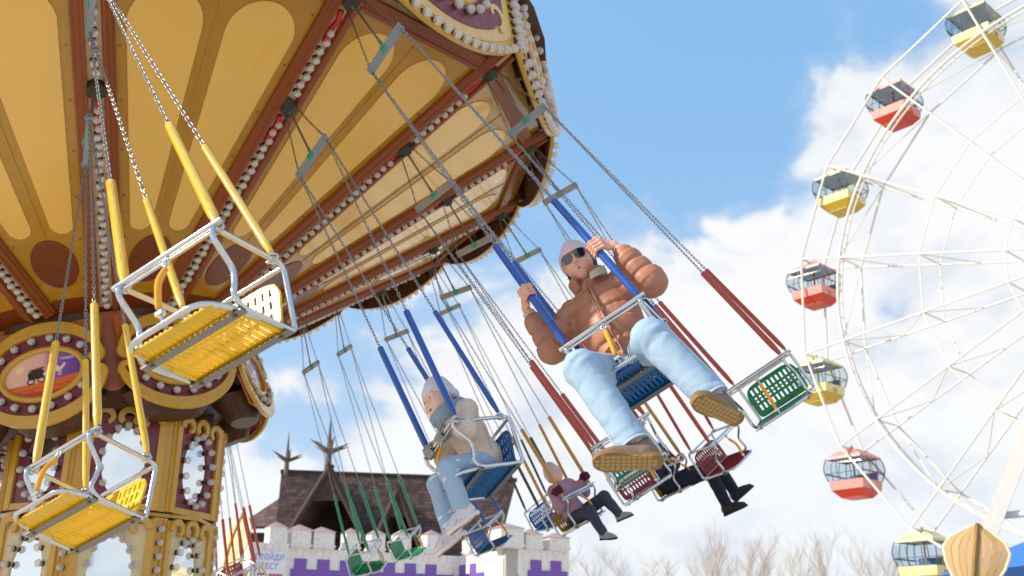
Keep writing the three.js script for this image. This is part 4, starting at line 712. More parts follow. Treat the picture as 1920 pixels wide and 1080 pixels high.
  addShoe(o, aL.clone().add(V(0.005, -0.03, 0.0)), V(-0.8, 0.3, 0.55), V(0.05, 0.85, -0.5), 1.04, sm);
  addShoe(o, aR.clone().add(V(0.01, -0.03, 0)), V(-0.3, 0.22, 0.9), V(-0.05, 0.92, -0.3), 1.0, sm);
  // beanie, hair, glasses, lips
  part('beanie', beanieGeo(1, 0.03, -0.045, 0.01, 0.0042).applyMatrix4(HF), M('pale pink knit', 0xf2d8dc, 0.95, 0, { map: knitTex, sheen: 0.6, sheenRoughness: 0.7 }), o);
  const hair = []; for (const s of [-1, 1]) for (let i = 0; i < 9; i++) { const a = s * (1.15 + i * 0.11), r = 0.075; hair.push(sweep([V(Math.sin(a) * r, 0.0, Math.cos(a) * r * 1.1 - 0.02), V(Math.sin(a) * (r + 0.002), -0.05, Math.cos(a) * r * 1.05 - 0.02), V(Math.sin(a) * (r - 0.004), -0.1, Math.cos(a) * r - 0.022), V(Math.sin(a) * (r - 0.01), -0.15 - 0.01 * (i % 3), Math.cos(a) * r - 0.02)], (t) => 0.0095 * (1 - 0.5 * t), 6)); }
  part('hair', merge(hair).applyMatrix4(HF), M('dark brown hair', 0x2c1a14, 0.45), o);
  const lens = (s) => { const pts = [[-0.027, 0.02], [0.0, 0.023], [0.029, 0.018], [0.032, 0.0], [0.025, -0.021], [0.006, -0.031], [-0.016, -0.026], [-0.027, -0.007]].map(([x, y]) => new THREE.Vector2(x * s, y)); const c = new THREE.SplineCurve([...pts, pts[0]]).getPoints(26).map((p) => [p.x, p.y]); c.pop(); return c; };
  const bend = (x, y) => V(x, y + 0.013, 0.0985 - x * x * 4.2 - Math.max(0, -y) * 0.1), gl = [], fr = [];
  for (const s of [-1, 1]) { const L = lens(s), cx = s * 0.034; const sh2 = new THREE.ShapeGeometry(new THREE.Shape((s < 0 ? L.slice().reverse() : L).map(([x, y]) => new THREE.Vector2(x, y)))); const p = sh2.attributes.position; for (let i = 0; i < p.count; i++) { const b = bend(p.getX(i) + cx, p.getY(i)); p.setXYZ(i, b.x, b.y, b.z); } sh2.computeVertexNormals(); gl.push(sh2); fr.push(sweep(L.map(([x, y]) => bend(x + cx, y)), 0.001, 6, true)); fr.push(sweep([bend(s * 0.062, 0.012), V(s * 0.076, 0.022, 0.06), V(s * 0.08, 0.004, 0.0)], 0.0017, 5)); }
  fr.push(sweep([bend(-0.009, 0.012), V(0, 0.026, 0.1015), bend(0.009, 0.012)], 0.0016, 5), sweep([bend(-0.012, 0.018), V(0, 0.033, 0.101), bend(0.012, 0.018)], 0.0014, 5));
  const glasses = part('sunglasses', merge(fr).applyMatrix4(HF), M('thin gold wire', 0xa8843e, 0.25, 1), o);
  part('lens', merge(gl).applyMatrix4(HF), M('dark green tinted lens', 0x0c1a1a, 0.03, 0, { clearcoat: 1, clearcoatRoughness: 0.02, ior: 1.7 }), glasses);
  const lip = [sweep([V(-0.026, -0.056, 0.0735), V(-0.012, -0.0555, 0.083), V(0, -0.0565, 0.0852), V(0.012, -0.0555, 0.083), V(0.026, -0.056, 0.0735)], (t) => 0.002 + 0.0033 * Math.sin(Math.PI * t), 7), sweep([V(-0.024, -0.0585, 0.0745), V(-0.011, -0.0625, 0.0825), V(0, -0.0645, 0.085), V(0.011, -0.0625, 0.0825), V(0.024, -0.0585, 0.0745)], (t) => 0.002 + 0.0042 * Math.sin(Math.PI * t), 7)];
  part('lips', merge(lip).applyMatrix4(HF), M('rose lips', 0xb4605a, 0.4), o);
  part('earring', new THREE.TorusGeometry(0.008, 0.0018, 5, 12).translate(-0.08, -0.05, -0.0).applyMatrix4(HF), M('silver earring', 0xdcdcdc, 0.2, 1), o);
  part('ring', new THREE.TorusGeometry(0.0112, 0.0018, 5, 14).applyQuaternion(new THREE.Quaternion().setFromUnitVectors(V(0, 0, 1), V(0.6, -0.5, 0.5).normalize())).translate(hR.pts[10].x, hR.pts[10].y, hR.pts[10].z), M('thin gold wire', 0xa8843e, 0.25, 1), o);
}
// ---- child in the beige coat
{
  const o = person('Bi', 'smiling child in white beanie, grey scarf and beige coat riding a blue swing');
  const S = 0.98, HF = headFrame(V(0.0, 0.245, 0.085), 0.16, 0.02, 0.05);
  const shl = (s) => V(s * 0.11, 0.11, 0.0), el = { 1: V(0.165, -0.03, 0.07), '-1': V(-0.2, -0.03, 0.05) };
  const hp = { 1: V(0.02, 0.012, 0.15), '-1': V(-0.15, 0.012, 0.15) };
  const hips = (s) => V(s * 0.065, -0.2, -0.02), kn = { 1: V(0.085, -0.215, 0.2), '-1': V(-0.08, -0.23, 0.2) }, an = { 1: V(0.085, -0.455, 0.19), '-1': V(-0.085, -0.495, 0.21) };
  const H = [1, -1].map((s) => handPrims(hp[s], V(s, 0, 0), el[s].clone().sub(hp[s]).add(V(0, 0.16, 0)), -1 * s, 0.95));
  const inner = [cap(V(0, -0.14, -0.05), V(0, 0.1, 0.0), 0.08), cap(shl(-1), shl(1), 0.045), cap(V(0, 0.1, 0.02), V(0, 0.18, 0.05), 0.04)];
  for (const s of [1, -1]) inner.push(cap(shl(s), el[s], 0.036, 0.03), cap(el[s], H[s > 0 ? 0 : 1].wrist, 0.028, 0.02), cap(hips(s), kn[s], 0.05, 0.04), cap(kn[s], an[s], 0.038, 0.028), cap(an[s], an[s].clone().add(V(0, -0.04, 0.01)), 0.028));
  part('body', [headGeo(S, true, 0.0042).applyMatrix4(HF), net(field(inner, 0.03), ...bounds([...Object.values(el), ...Object.values(kn), ...Object.values(an), V(0, 0.18, 0), V(0, -0.1, -0.12), V(0, 0, 0.18)], 0.08), 0.013)], skinChild, o);
  const gm = M('grey knit glove', 0xb5aea6, 0.95, 0, { map: knitTex });
  H.forEach((h, i) => part('glove', handGeo(h, el[i ? -1 : 1], 1.3, 0.0042), gm, o));
  const coat = [ell(V(0, -0.15, -0.06), 0.132, 0.13, 0.11), ell(V(0, 0.0, -0.035), 0.118, 0.13, 0.095), cap(shl(-1), shl(1), 0.052), cap(V(0, 0.08, 0.0), V(0, 0.14, 0.03), 0.08)];
  for (const s of [1, -1]) coat.push(cap(shl(s), el[s], 0.056, 0.054), cap(el[s], H[s > 0 ? 0 : 1].wrist.clone().lerp(el[s], 0.12), 0.053, 0.045));
  const cm = M('beige wool coat', 0xf2dcc8, 0.92, 0, { map: knitTex, sheen: 0.5, sheenRoughness: 0.6 });
  const ct = part('coat', cloth(coat, 0.04, [el[1], el[-1], V(0, 0.2, 0.1), V(0, -0.24, -0.18), V(0, 0, 0.15)], 0.09, 0.0085, 0.006, 7, (x, y, z) => -0.255 - y), cm, o);
  part('seam', sweep([V(0.152, -0.02, -0.05), V(0.158, -0.09, -0.05), V(0.15, -0.16, -0.055)], 0.0025, 5), M('coat seam', 0xb39a7e, 0.9), ct);
  const scarf = Array.from({ length: 10 }, (_, i) => { const a = i / 10 * Math.PI * 2; return ell(V(Math.sin(a) * 0.066, 0.158 + 0.012 * Math.cos(a * 2) - 0.02 * Math.cos(a), 0.045 + Math.cos(a) * 0.07), 0.046, 0.05, 0.046); });
  part('scarf', cloth([...scarf, ell(V(0.02, 0.12, 0.1), 0.05, 0.06, 0.035)], 0.03, [V(0, 0.16, 0.04)], 0.17, 0.007, 0.007, 16), M('grey blue knit scarf', 0x9fb0bd, 0.95, 0, { map: knitTex }), o);
  part('beanie', beanieGeo(S, 0.03, -0.02, 0.03, 0.0045).applyMatrix4(HF), M('off white knit', 0xf2eff2, 0.95, 0, { map: knitTex }), o);
  const legs = [cap(V(-0.04, -0.19, -0.04), V(0.04, -0.19, -0.04), 0.072)]; for (const s of [1, -1]) legs.push(cap(hips(s), kn[s], 0.07, 0.058), cap(kn[s], kn[s].clone().lerp(an[s], 0.92), 0.057, 0.046));
  const spotted = tex(256, (u, v) => { let d = 1; for (let i = 0; i < 26; i++) { const px = (i * 0.618) % 1, py = (i * 0.381 + 0.13 * (i % 5)) % 1; const q = Math.hypot(Math.min(Math.abs(u - px), 1 - Math.abs(u - px)), Math.min(Math.abs(v - py), 1 - Math.abs(v - py))); d = Math.min(d, q); } const s = smooth(0.035, 0.022, d) * 0.5; return [0.62 + s * 0.4, 0.71 + s * 0.32, 0.81 + s * 0.22]; }, true);
  part('trousers', cloth(legs, 0.025, [V(-0.1, -0.1, -0.12), ...Object.values(kn), ...Object.values(an)], 0.09, 0.0085, 0.004, 12), M('light blue spotted denim', 0xffffff, 0.85, 0, { map: spotted }), o);
  for (const s of [1, -1]) part('sock', sweep([kn[s].clone().lerp(an[s], 0.85), an[s]], 0.036, 10), M('white sock', 0xe6e2e2, 0.9), o);
  const sm = { upper: M('white trainer', 0xe9e2e2, 0.55, 0, { map: tex(128, (u, v) => { const n = ring(u, v, 3, 2) > 0.33 ? 1 : 0; return [0.95, 0.93 - 0.3 * n, 0.94 - 0.18 * n]; }, true) }), sole: M('white midsole', 0xe6dcd2, 0.6), tread: M('tan tread', 0xd0a878, 0.65), ends: M('coral red tread', 0xb5483f, 0.6), lace: M('white laces', 0xf2f0ee, 0.7) };
  addShoe(o, an[1], V(0.05, -0.42, 0.9), V(0.0, 0.9, 0.42), 0.84, sm); addShoe(o, an[-1], V(-0.02, -0.45, 0.88), V(0.0, 0.88, 0.45), 0.84, sm);
  const at = (x, y, z) => V(x * S, y * S, z * S), face = [];
  const eyes = []; for (const s of [-1, 1]) { const g = new THREE.SphereGeometry(0.0105 * S, 14, 10); g.scale(1.15, 0.75, 0.6); g.translate(s * 0.031 * S, 0.004 * S, 0.0785 * S); eyes.push(g); }
  part('eyes', merge(eyes).applyMatrix4(HF), M('eye white', 0xe8e4e0, 0.2), o);
  part('irises', merge([-1, 1].map((s) => { const g = new THREE.SphereGeometry(0.0062 * S, 10, 8); g.scale(1, 1, 0.4); g.translate(s * 0.031 * S, 0.003 * S, 0.0845 * S); return g; })).applyMatrix4(HF), M('brown iris', 0x2c1b12, 0.15), o);
  part('eyebrows', merge([-1, 1].map((s) => sweep([at(s * 0.017, 0.024, 0.084), at(s * 0.032, 0.028, 0.081), at(s * 0.046, 0.022, 0.07)], 0.0022, 5))).applyMatrix4(HF), M('light brown brow', 0x8a6246, 0.8), o);
  part('mouth', sweep([at(-0.024, -0.05, 0.073), at(-0.012, -0.06, 0.0835), at(0, -0.064, 0.0855), at(0.012, -0.06, 0.0835), at(0.024, -0.05, 0.073)], (t) => 0.002 + 0.006 * Math.sin(Math.PI * t), 8).applyMatrix4(HF), M('open smiling mouth', 0xb23a36, 0.4), o);
  part('teeth', sweep([at(-0.014, -0.0555, 0.083), at(0, -0.0585, 0.0905), at(0.014, -0.0555, 0.083)], 0.0028, 6).applyMatrix4(HF), M('teeth', 0xf0ece4, 0.25), o);
}
// ---- child in pink, and the rider in navy, both farther off
function farRider(key, label, c) {
  const o = person(key, label), S = c.S, HF = headFrame(c.head, c.yaw ?? 0, 0, 0), hips = (s) => V(s * 0.07 * S, -0.2, -0.03), sh = (s) => V(s * c.shw, c.shy, -0.045);
  const inner = [cap(V(0, -0.14, -0.05), V(0, c.shy - 0.03, -0.05), 0.09 * S), cap(sh(-1), sh(1), 0.05 * S), cap(V(0, c.shy, -0.05), c.head, 0.045 * S)], coat = [ell(V(0, -0.14, -0.05), 0.16 * S, 0.14, 0.14 * S), ell(V(0, c.shy * 0.4, -0.05), 0.155 * S, 0.16 * S, 0.13 * S), cap(sh(-1), sh(1), 0.08 * S)], legs = [cap(hips(-1), hips(1), 0.095 * S)];
  const pts = [V(0, c.shy + 0.1, 0), V(0, -0.27, -0.2)], hands = [];
  for (const s of [1, -1]) {
    const h = handPrims(c.hand[s], c.rod, c.el[s].clone().sub(c.hand[s]).add(V(0, 0.05, 0)), -s, S); hands.push([h, c.el[s]]);
    inner.push(cap(sh(s), c.el[s], 0.036 * S, 0.03 * S), cap(c.el[s], h.wrist, 0.028 * S, 0.022 * S), cap(hips(s), c.kn[s], 0.06 * S, 0.045 * S), cap(c.kn[s], c.an[s], 0.04 * S, 0.03 * S));
    coat.push(cap(sh(s), c.el[s], 0.075 * S, 0.068 * S), cap(c.el[s], h.wrist.clone().lerp(c.el[s], 0.15), 0.064 * S, 0.05 * S)); legs.push(cap(hips(s), c.kn[s], 0.09 * S, 0.073 * S), cap(c.kn[s], c.kn[s].clone().lerp(c.an[s], 0.9), 0.07 * S, 0.057 * S)); pts.push(c.el[s], c.kn[s], c.an[s], c.hand[s]);
  }
  part('body', [headGeo(c.hs, c.hs < 1, 0.006).applyMatrix4(HF), net(field(inner, 0.03), ...bounds(pts, 0.1), 0.018), ...(c.glove ? [] : hands.map(([h, e]) => handGeo(h, e, S, 0.005)))], c.hs < 1 ? skinChild : skin, o);
  if (c.glove) hands.forEach(([h, e]) => part('mitten', net(field([...h.prims, cap(h.wrist, h.wrist.clone().lerp(e, 0.2), 0.03 * S)], 0.03), ...bounds(h.pts, 0.05), 0.007), c.glove, o));
  part('jacket', cloth(coat, 0.04, pts, 0.1, 0.013, 0.006, 9, (x, y, z) => -0.25 - y), c.coat, o);
  part('trousers', cloth(legs, 0.03, pts, 0.1, 0.013, 0.005, 9), c.legs, o);
  for (const s of [1, -1]) { if (c.sock) part('sock', sweep([c.kn[s].clone().lerp(c.an[s], 0.86), c.an[s]], 0.045 * S, 10), c.sock, o); addShoe(o, c.an[s], c.toe[s], V(0, 1, 0.1), 0.8 * c.shoeS, c.shoe, false); }
  if (c.hat) part(c.hatName, beanieGeo(c.hs * 1.1, 0.02, -0.09, 0.02, 0.006).applyMatrix4(HF), c.hat, o);
  if (c.hair) part('hair', net(field([ell(V(0, 0.045, -0.03), 0.084, 0.092, 0.098), ell(V(0, -0.01, -0.06), 0.08, 0.1, 0.06)], 0.03), V(-0.12, -0.14, -0.16), V(0.12, 0.17, 0.06), 0.008).applyMatrix4(HF), c.hair, o);
  return o;
}
const gp = (key, s, q) => gripPoint(key, s, q)[0];
farRider('Ei', 'small child in lilac pink jacket and pale hood on a yellow swing', { S: 0.8, hs: 0.86, head: V(0, 0.275, -0.04), yaw: -0.2, shw: 0.11, shy: 0.12, hand: { 1: gp('Ei', 1, 0.08), '-1': gp('Ei', -1, 0.08) }, rod: gripPoint('Ei', 1, 1)[1], el: { 1: V(0.2, -0.02, 0.02), '-1': V(-0.21, -0.03, 0.02) }, kn: { 1: V(0.13, -0.17, 0.3), '-1': V(-0.1, -0.22, 0.25) }, an: { 1: V(0.15, -0.39, 0.34), '-1': V(-0.11, -0.47, 0.28) }, toe: { 1: V(0.25, -0.1, 0.9), '-1': V(0.15, -0.35, 0.9) }, shoeS: 0.9,
  coat: M('lilac pink jacket', 0xbd8fa6, 0.7, 0, { map: wearTex }), legs: M('slate blue trousers', 0x3f4056, 0.85), glove: M('plum mitten', 0x561630, 0.9), sock: M('red sock', 0xb02a2a, 0.9), hat: M('pale lilac hood', 0xd9c0c8, 0.85), hatName: 'hood',
  shoe: { upper: M('grey white boot', 0xa9a6a6, 0.6, 0, { map: wearTex }), sole: M('black sole', 0x232024, 0.7), lace: M('dark laces', 0x33343c, 0.8) } });
farRider('Eo', 'person in dark navy clothes and black shoes behind the red swing', { S: 1.0, hs: 1.0, head: V(-0.05, 0.36, -0.16), shw: 0.16, shy: 0.18, hand: { 1: V(0.14, 0.012, 0.15), '-1': V(-0.15, 0.012, 0.15) }, rod: V(1, 0, 0), el: { 1: V(0.28, -0.02, -0.02), '-1': V(-0.3, 0.0, -0.02) }, kn: { 1: V(0.11, -0.19, 0.46), '-1': V(-0.1, -0.23, 0.44) }, an: { 1: V(0.14, -0.56, 0.5), '-1': V(-0.12, -0.63, 0.44) }, toe: { 1: V(0.1, 0.25, 0.9), '-1': V(0.05, 0.0, 1) }, shoeS: 1.25,
  coat: M('navy jacket', 0x1d2334, 0.8), legs: M('navy trousers', 0x161a2e, 0.85), hair: M('dark brown hair', 0x2c1a14, 0.45), shoe: { upper: M('black shoe', 0x1d1a1c, 0.5), sole: M('black sole', 0x232024, 0.7), lace: M('dark laces', 0x33343c, 0.8) } });
// ---------------------------------------------------------------- ferris wheel
{
  const C = V(20.105, 14.368, -30.889), EX = V(0.6652, 0, 0.7466), NZ = V(-0.7466, 0, 0.6652), N = 18, PH0 = 1.846, R1 = 12, R2 = 10.19, R3 = 6.75, R4 = 3.5, W = -1.7;
  const wheel = thing('ferris_wheel', 'white lattice ferris wheel with twin rims and slender spokes', 'ferris wheel');
  place(wheel, basis(EX, UP, NZ, C));   // local x along the plane, y up, z towards the viewer's side
  const pt = (r, k, z) => { const t = PH0 + k * Math.PI * 2 / N; return V(r * Math.cos(t), r * Math.sin(t), z); };
  const unit = new THREE.CylinderGeometry(1, 1, 1, 8);
  const rod = (name, a, b, r, parent = wheel) => { const m = part(name, unit, M_.white, parent), d = b.clone().sub(a), L = d.length(); m.position.copy(a).add(b).multiplyScalar(0.5); m.quaternion.setFromUnitVectors(UP, d.divideScalar(L)); m.scale.set(r, L, r); return m; };
  for (let k = 0; k < N; k++) {
    for (const z of [0, W]) {
      rod('rim_chord', pt(R1, k, z), pt(R1, k + 1, z), 0.05);
      rod('spoke', pt(0.5, k, z), pt(R1, k, z), 0.042);
      rod('ring_chord', pt(R3, k, z), pt(R3, k + 1, z), 0.026); rod('ring_chord', pt(R4, k, z), pt(R4, k + 1, z), 0.024);
    }
    rod('back_rim_chord', pt(R2, k, W), pt(R2, k + 1, W), 0.045);
    for (const r of [R1, R2, R3, R4]) rod('cross_tube', pt(r, k, 0), pt(r, k, W), r === R1 ? 0.045 : 0.032);
    rod('brace', pt(R2, k, 0), pt((R2 + R3) / 2, k, W), 0.024); rod('brace', pt((R2 + R3) / 2, k, W), pt(R3, k, 0), 0.024);
    rod('brace', pt(R3, k, 0), pt((R3 + R4) / 2, k, W), 0.022);
    rod('rim_tie', pt(R2, k, W), pt(R2, k + 1, 0), 0.022);
  }
  // rolled rim with its drive rail and rungs
  const circ = (r, z) => Array.from({ length: 108 }, (_, i) => { const t = i / 108 * Math.PI * 2; return V(r * Math.cos(t), r * Math.sin(t), z); });
  part('main_rim', sweep(circ(R2, 0), 0.055, 8, true), M_.white, wheel); const rail = part('drive_rail', sweep(circ(R2 - 0.05, -0.24), 0.035, 8, true), M_.white, wheel);
  const rungs = []; for (let i = 0; i < 108; i++) { const t = i / 108 * Math.PI * 2; rungs.push(cyl(V(R2 * Math.cos(t), R2 * Math.sin(t), 0), V((R2 - 0.05) * Math.cos(t), (R2 - 0.05) * Math.sin(t), -0.24), 0.018, 0.018, 5)); }
  part('rungs', merge(rungs), M_.white, rail, { kind: 'stuff' });
  part('hub', cyl(V(0, 0, 0.9), V(0, 0, W - 0.9), 0.55, 0.55, 20), M_.white, wheel);
  const foot = (x, z) => V(x, -C.y, z);
  for (const [z, zf] of [[0.75, 2.2], [W - 0.75, W - 2.2]]) for (const s of [-1, 1]) { const a = V(0, 0, z), b = foot(s * 7.6, zf), d = b.clone().sub(a), L = d.length(), g = new THREE.BoxGeometry(0.5, L, 0.5); g.applyQuaternion(new THREE.Quaternion().setFromUnitVectors(UP, d.divideScalar(L))); g.translate((a.x + b.x) / 2, (a.y + b.y) / 2, (a.z + b.z) / 2); part('support_leg', boxUV(g), M_.white, wheel); }
  for (const zf of [1.35, W - 1.35]) rod('leg_tie', V(-4.55, -8.6, zf), V(4.55, -8.6, zf), 0.12);
  // boarding platform and its railings at the foot of the wheel
  const deck = thing('boarding_platform', 'white framed boarding platform with railings at the wheel foot', 'platform'); place(deck, basis(EX, UP, NZ, V(C.x, 0, C.z)));
  part('deck', box(7.5, 0.18, 4.6, 0.2, 1.0, -0.8), M_.whitewall, deck);
  for (const z of [1.4, -3.0]) { for (let i = 0; i <= 6; i++) part('post', cyl(V(-3.4 + i * 1.15, 0, z), V(-3.4 + i * 1.15, 2.2, z), 0.05), M_.white, deck); for (const y of [1.6, 2.2]) part('rail', cyl(V(-3.4, y, z), V(3.5, y, z), 0.04), M_.white, deck); }
  // gondolas
  const tones = { red: [M('salmon red gondola paint', 0xf09c92, 0.4, 0, { map: wearTex }), M('orange red gondola paint', 0xcf3c1e, 0.4, 0, { map: wearTex }), M('deep red gondola paint', 0x9c2a26, 0.45)], yellow: [M('pale yellow gondola paint', 0xeee2a4, 0.4, 0, { map: wearTex }), M('mustard gondola paint', 0xd2ae2e, 0.4, 0, { map: wearTex }), M('olive gondola paint', 0xb59c34, 0.45)] };
  const frameM = M('blue grey window frame', 0x4a5a6e, 0.4, 0.2), glassM = M('gondola window', 0xf2f6f8, 0.04, 0, { transmission: 1, thickness: 0, ior: 1.1 }), seatM = M('gondola blue bench', 0x5b7fa6, 0.6), sandM = M('emblem orange', 0xe09a3c, 0.5);
  const liningM = M('pale blue grey lining', 0xc4ced6, 0.7);
  const frustum = (y0, h0, y1, h1) => { const g = new THREE.CylinderGeometry(h1 * Math.SQRT2, h0 * Math.SQRT2, y1 - y0, 4, 1, true); g.rotateY(Math.PI / 4); g.translate(0, (y0 + y1) / 2, 0); const q = g.toNonIndexed(); q.computeVertexNormals(); return boxUV(q); };
  const slab = (y, h, t = 0.03) => box(2 * h, t, 2 * h, 0, y, 0);
  const bow = (y) => 0.73 + 0.11 * Math.sin((y + 1.3) / 0.94 * Math.PI);
  const G = { belt: frustum(-1.64, 0.69, -1.3, 0.735), skirt: merge([frustum(-1.93, 0.44, -1.643, 0.69), slab(-1.93, 0.44)]), roof: merge([frustum(-0.36, 0.75, -0.12, 0.42), slab(-0.11, 0.42), frustum(-0.44, 0.762, -0.36, 0.752)]), ceiling: slab(-0.35, 0.73, 0.02), cap: merge([box(0.34, 0.14, 0.34, 0, -0.08, 0), cyl(V(0, -0.1, 0), V(0, 0.12, 0), 0.05)]) };
  const postG = (sx, sz) => sweep(Array.from({ length: 9 }, (_, i) => { const y = -1.3 + i / 8 * 0.94, b = bow(y); return V(sx * b, y, sz * b); }), 0.022, 6);
  const paneG = (s, ax) => sheet((u, v) => { const y = -1.29 + v * 0.91, b = bow(y) - 0.005, q = (u - 0.5) * 2 * (b - 0.03); return ax ? [q, y, s * b] : [s * b, y, q]; }, 2, 6, 0.006);
  const barsG = (s, ax) => { const l = []; for (const u of [-0.28, 0.3]) l.push(sweep(Array.from({ length: 7 }, (_, i) => { const y = -1.3 + i / 6 * 0.94, b = bow(y); return ax ? V(u, y, s * b) : V(s * b, y, u); }), 0.016, 5)); l.push(ax ? cyl(V(-0.78, -1.0, s * 0.82), V(0.78, -1.0, s * 0.82), 0.016, 0.016, 5) : cyl(V(s * 0.82, -1.0, -0.78), V(s * 0.82, -1.0, 0.78), 0.03, 0.03, 5)); return merge(l); };
  const panes = [[1, 0], [-1, 0], [1, 1], [-1, 1]].map(([s, a]) => paneG(s, a)), bars = [[1, 0], [-1, 0], [1, 1], [-1, 1]].map(([s, a]) => barsG(s, a)), posts = [[1, 1], [1, -1], [-1, 1], [-1, -1]].map(([a, b]) => postG(a, b));
  const numbers = ['3', '', '', '', '', '', '2'];
  const where = ['at the top right corner of the picture', 'second from the top, with the blue sky behind it', 'beside the blue gap in the clouds', 'farthest left on the wheel, hanging level with its hub', 'partly hidden by the green chair swing', 'low on the left of the wheel, against grey cloud', 'lowest in view, behind the tan boat prow'];
  for (let k = 0; k < N; k++) {
    const tone = k % 2 ? 'red' : 'yellow', T = tones[tone];
    const p = pt(R1, k, W / 2).applyMatrix4(basis(EX, UP, NZ, C));
    const o = thing('gondola', k < 7 ? (tone === 'red' ? 'red' : 'yellow') + ' ferris wheel gondola ' + where[k] : (tone === 'red' ? 'red' : 'yellow') + ' ferris wheel gondola on the far side beyond the picture edge', 'gondola', k < 7 ? 'gondolas of the ferris wheel' : 'unseen ' + tone + ' gondolas');
    place(o, basis(EX, UP, NZ, p));
    part('belt', G.belt, T[0], o); part('skirt', G.skirt, T[1], o); const rf = part('roof', G.roof, T[0], o); part('ceiling', G.ceiling, liningM, rf); part('cap', G.cap, T[2], o);
    posts.forEach((g) => part('corner_post', g, frameM, o)); panes.forEach((g, i) => { const w = part('window', g, glassM, o); part('window_bars', bars[i], i === 0 ? T[2] : frameM, w); });
    part('centre_pole', cyl(V(0, -1.9, 0), V(0, -0.1, 0), 0.035), T[2], o);
    part('bench', merge([box(1.2, 0.06, 0.34, 0, -1.3, -0.5), box(1.2, 0.34, 0.06, 0, -1.1, -0.66), box(1.2, 0.06, 0.34, 0, -1.3, 0.5)]), seatM, o);
    part('emblem', new THREE.CircleGeometry(0.17, 20).rotateY(Math.PI / 2).rotateZ(0.11).translate(0.724, -1.46, 0.0), sandM, o);
  }
}
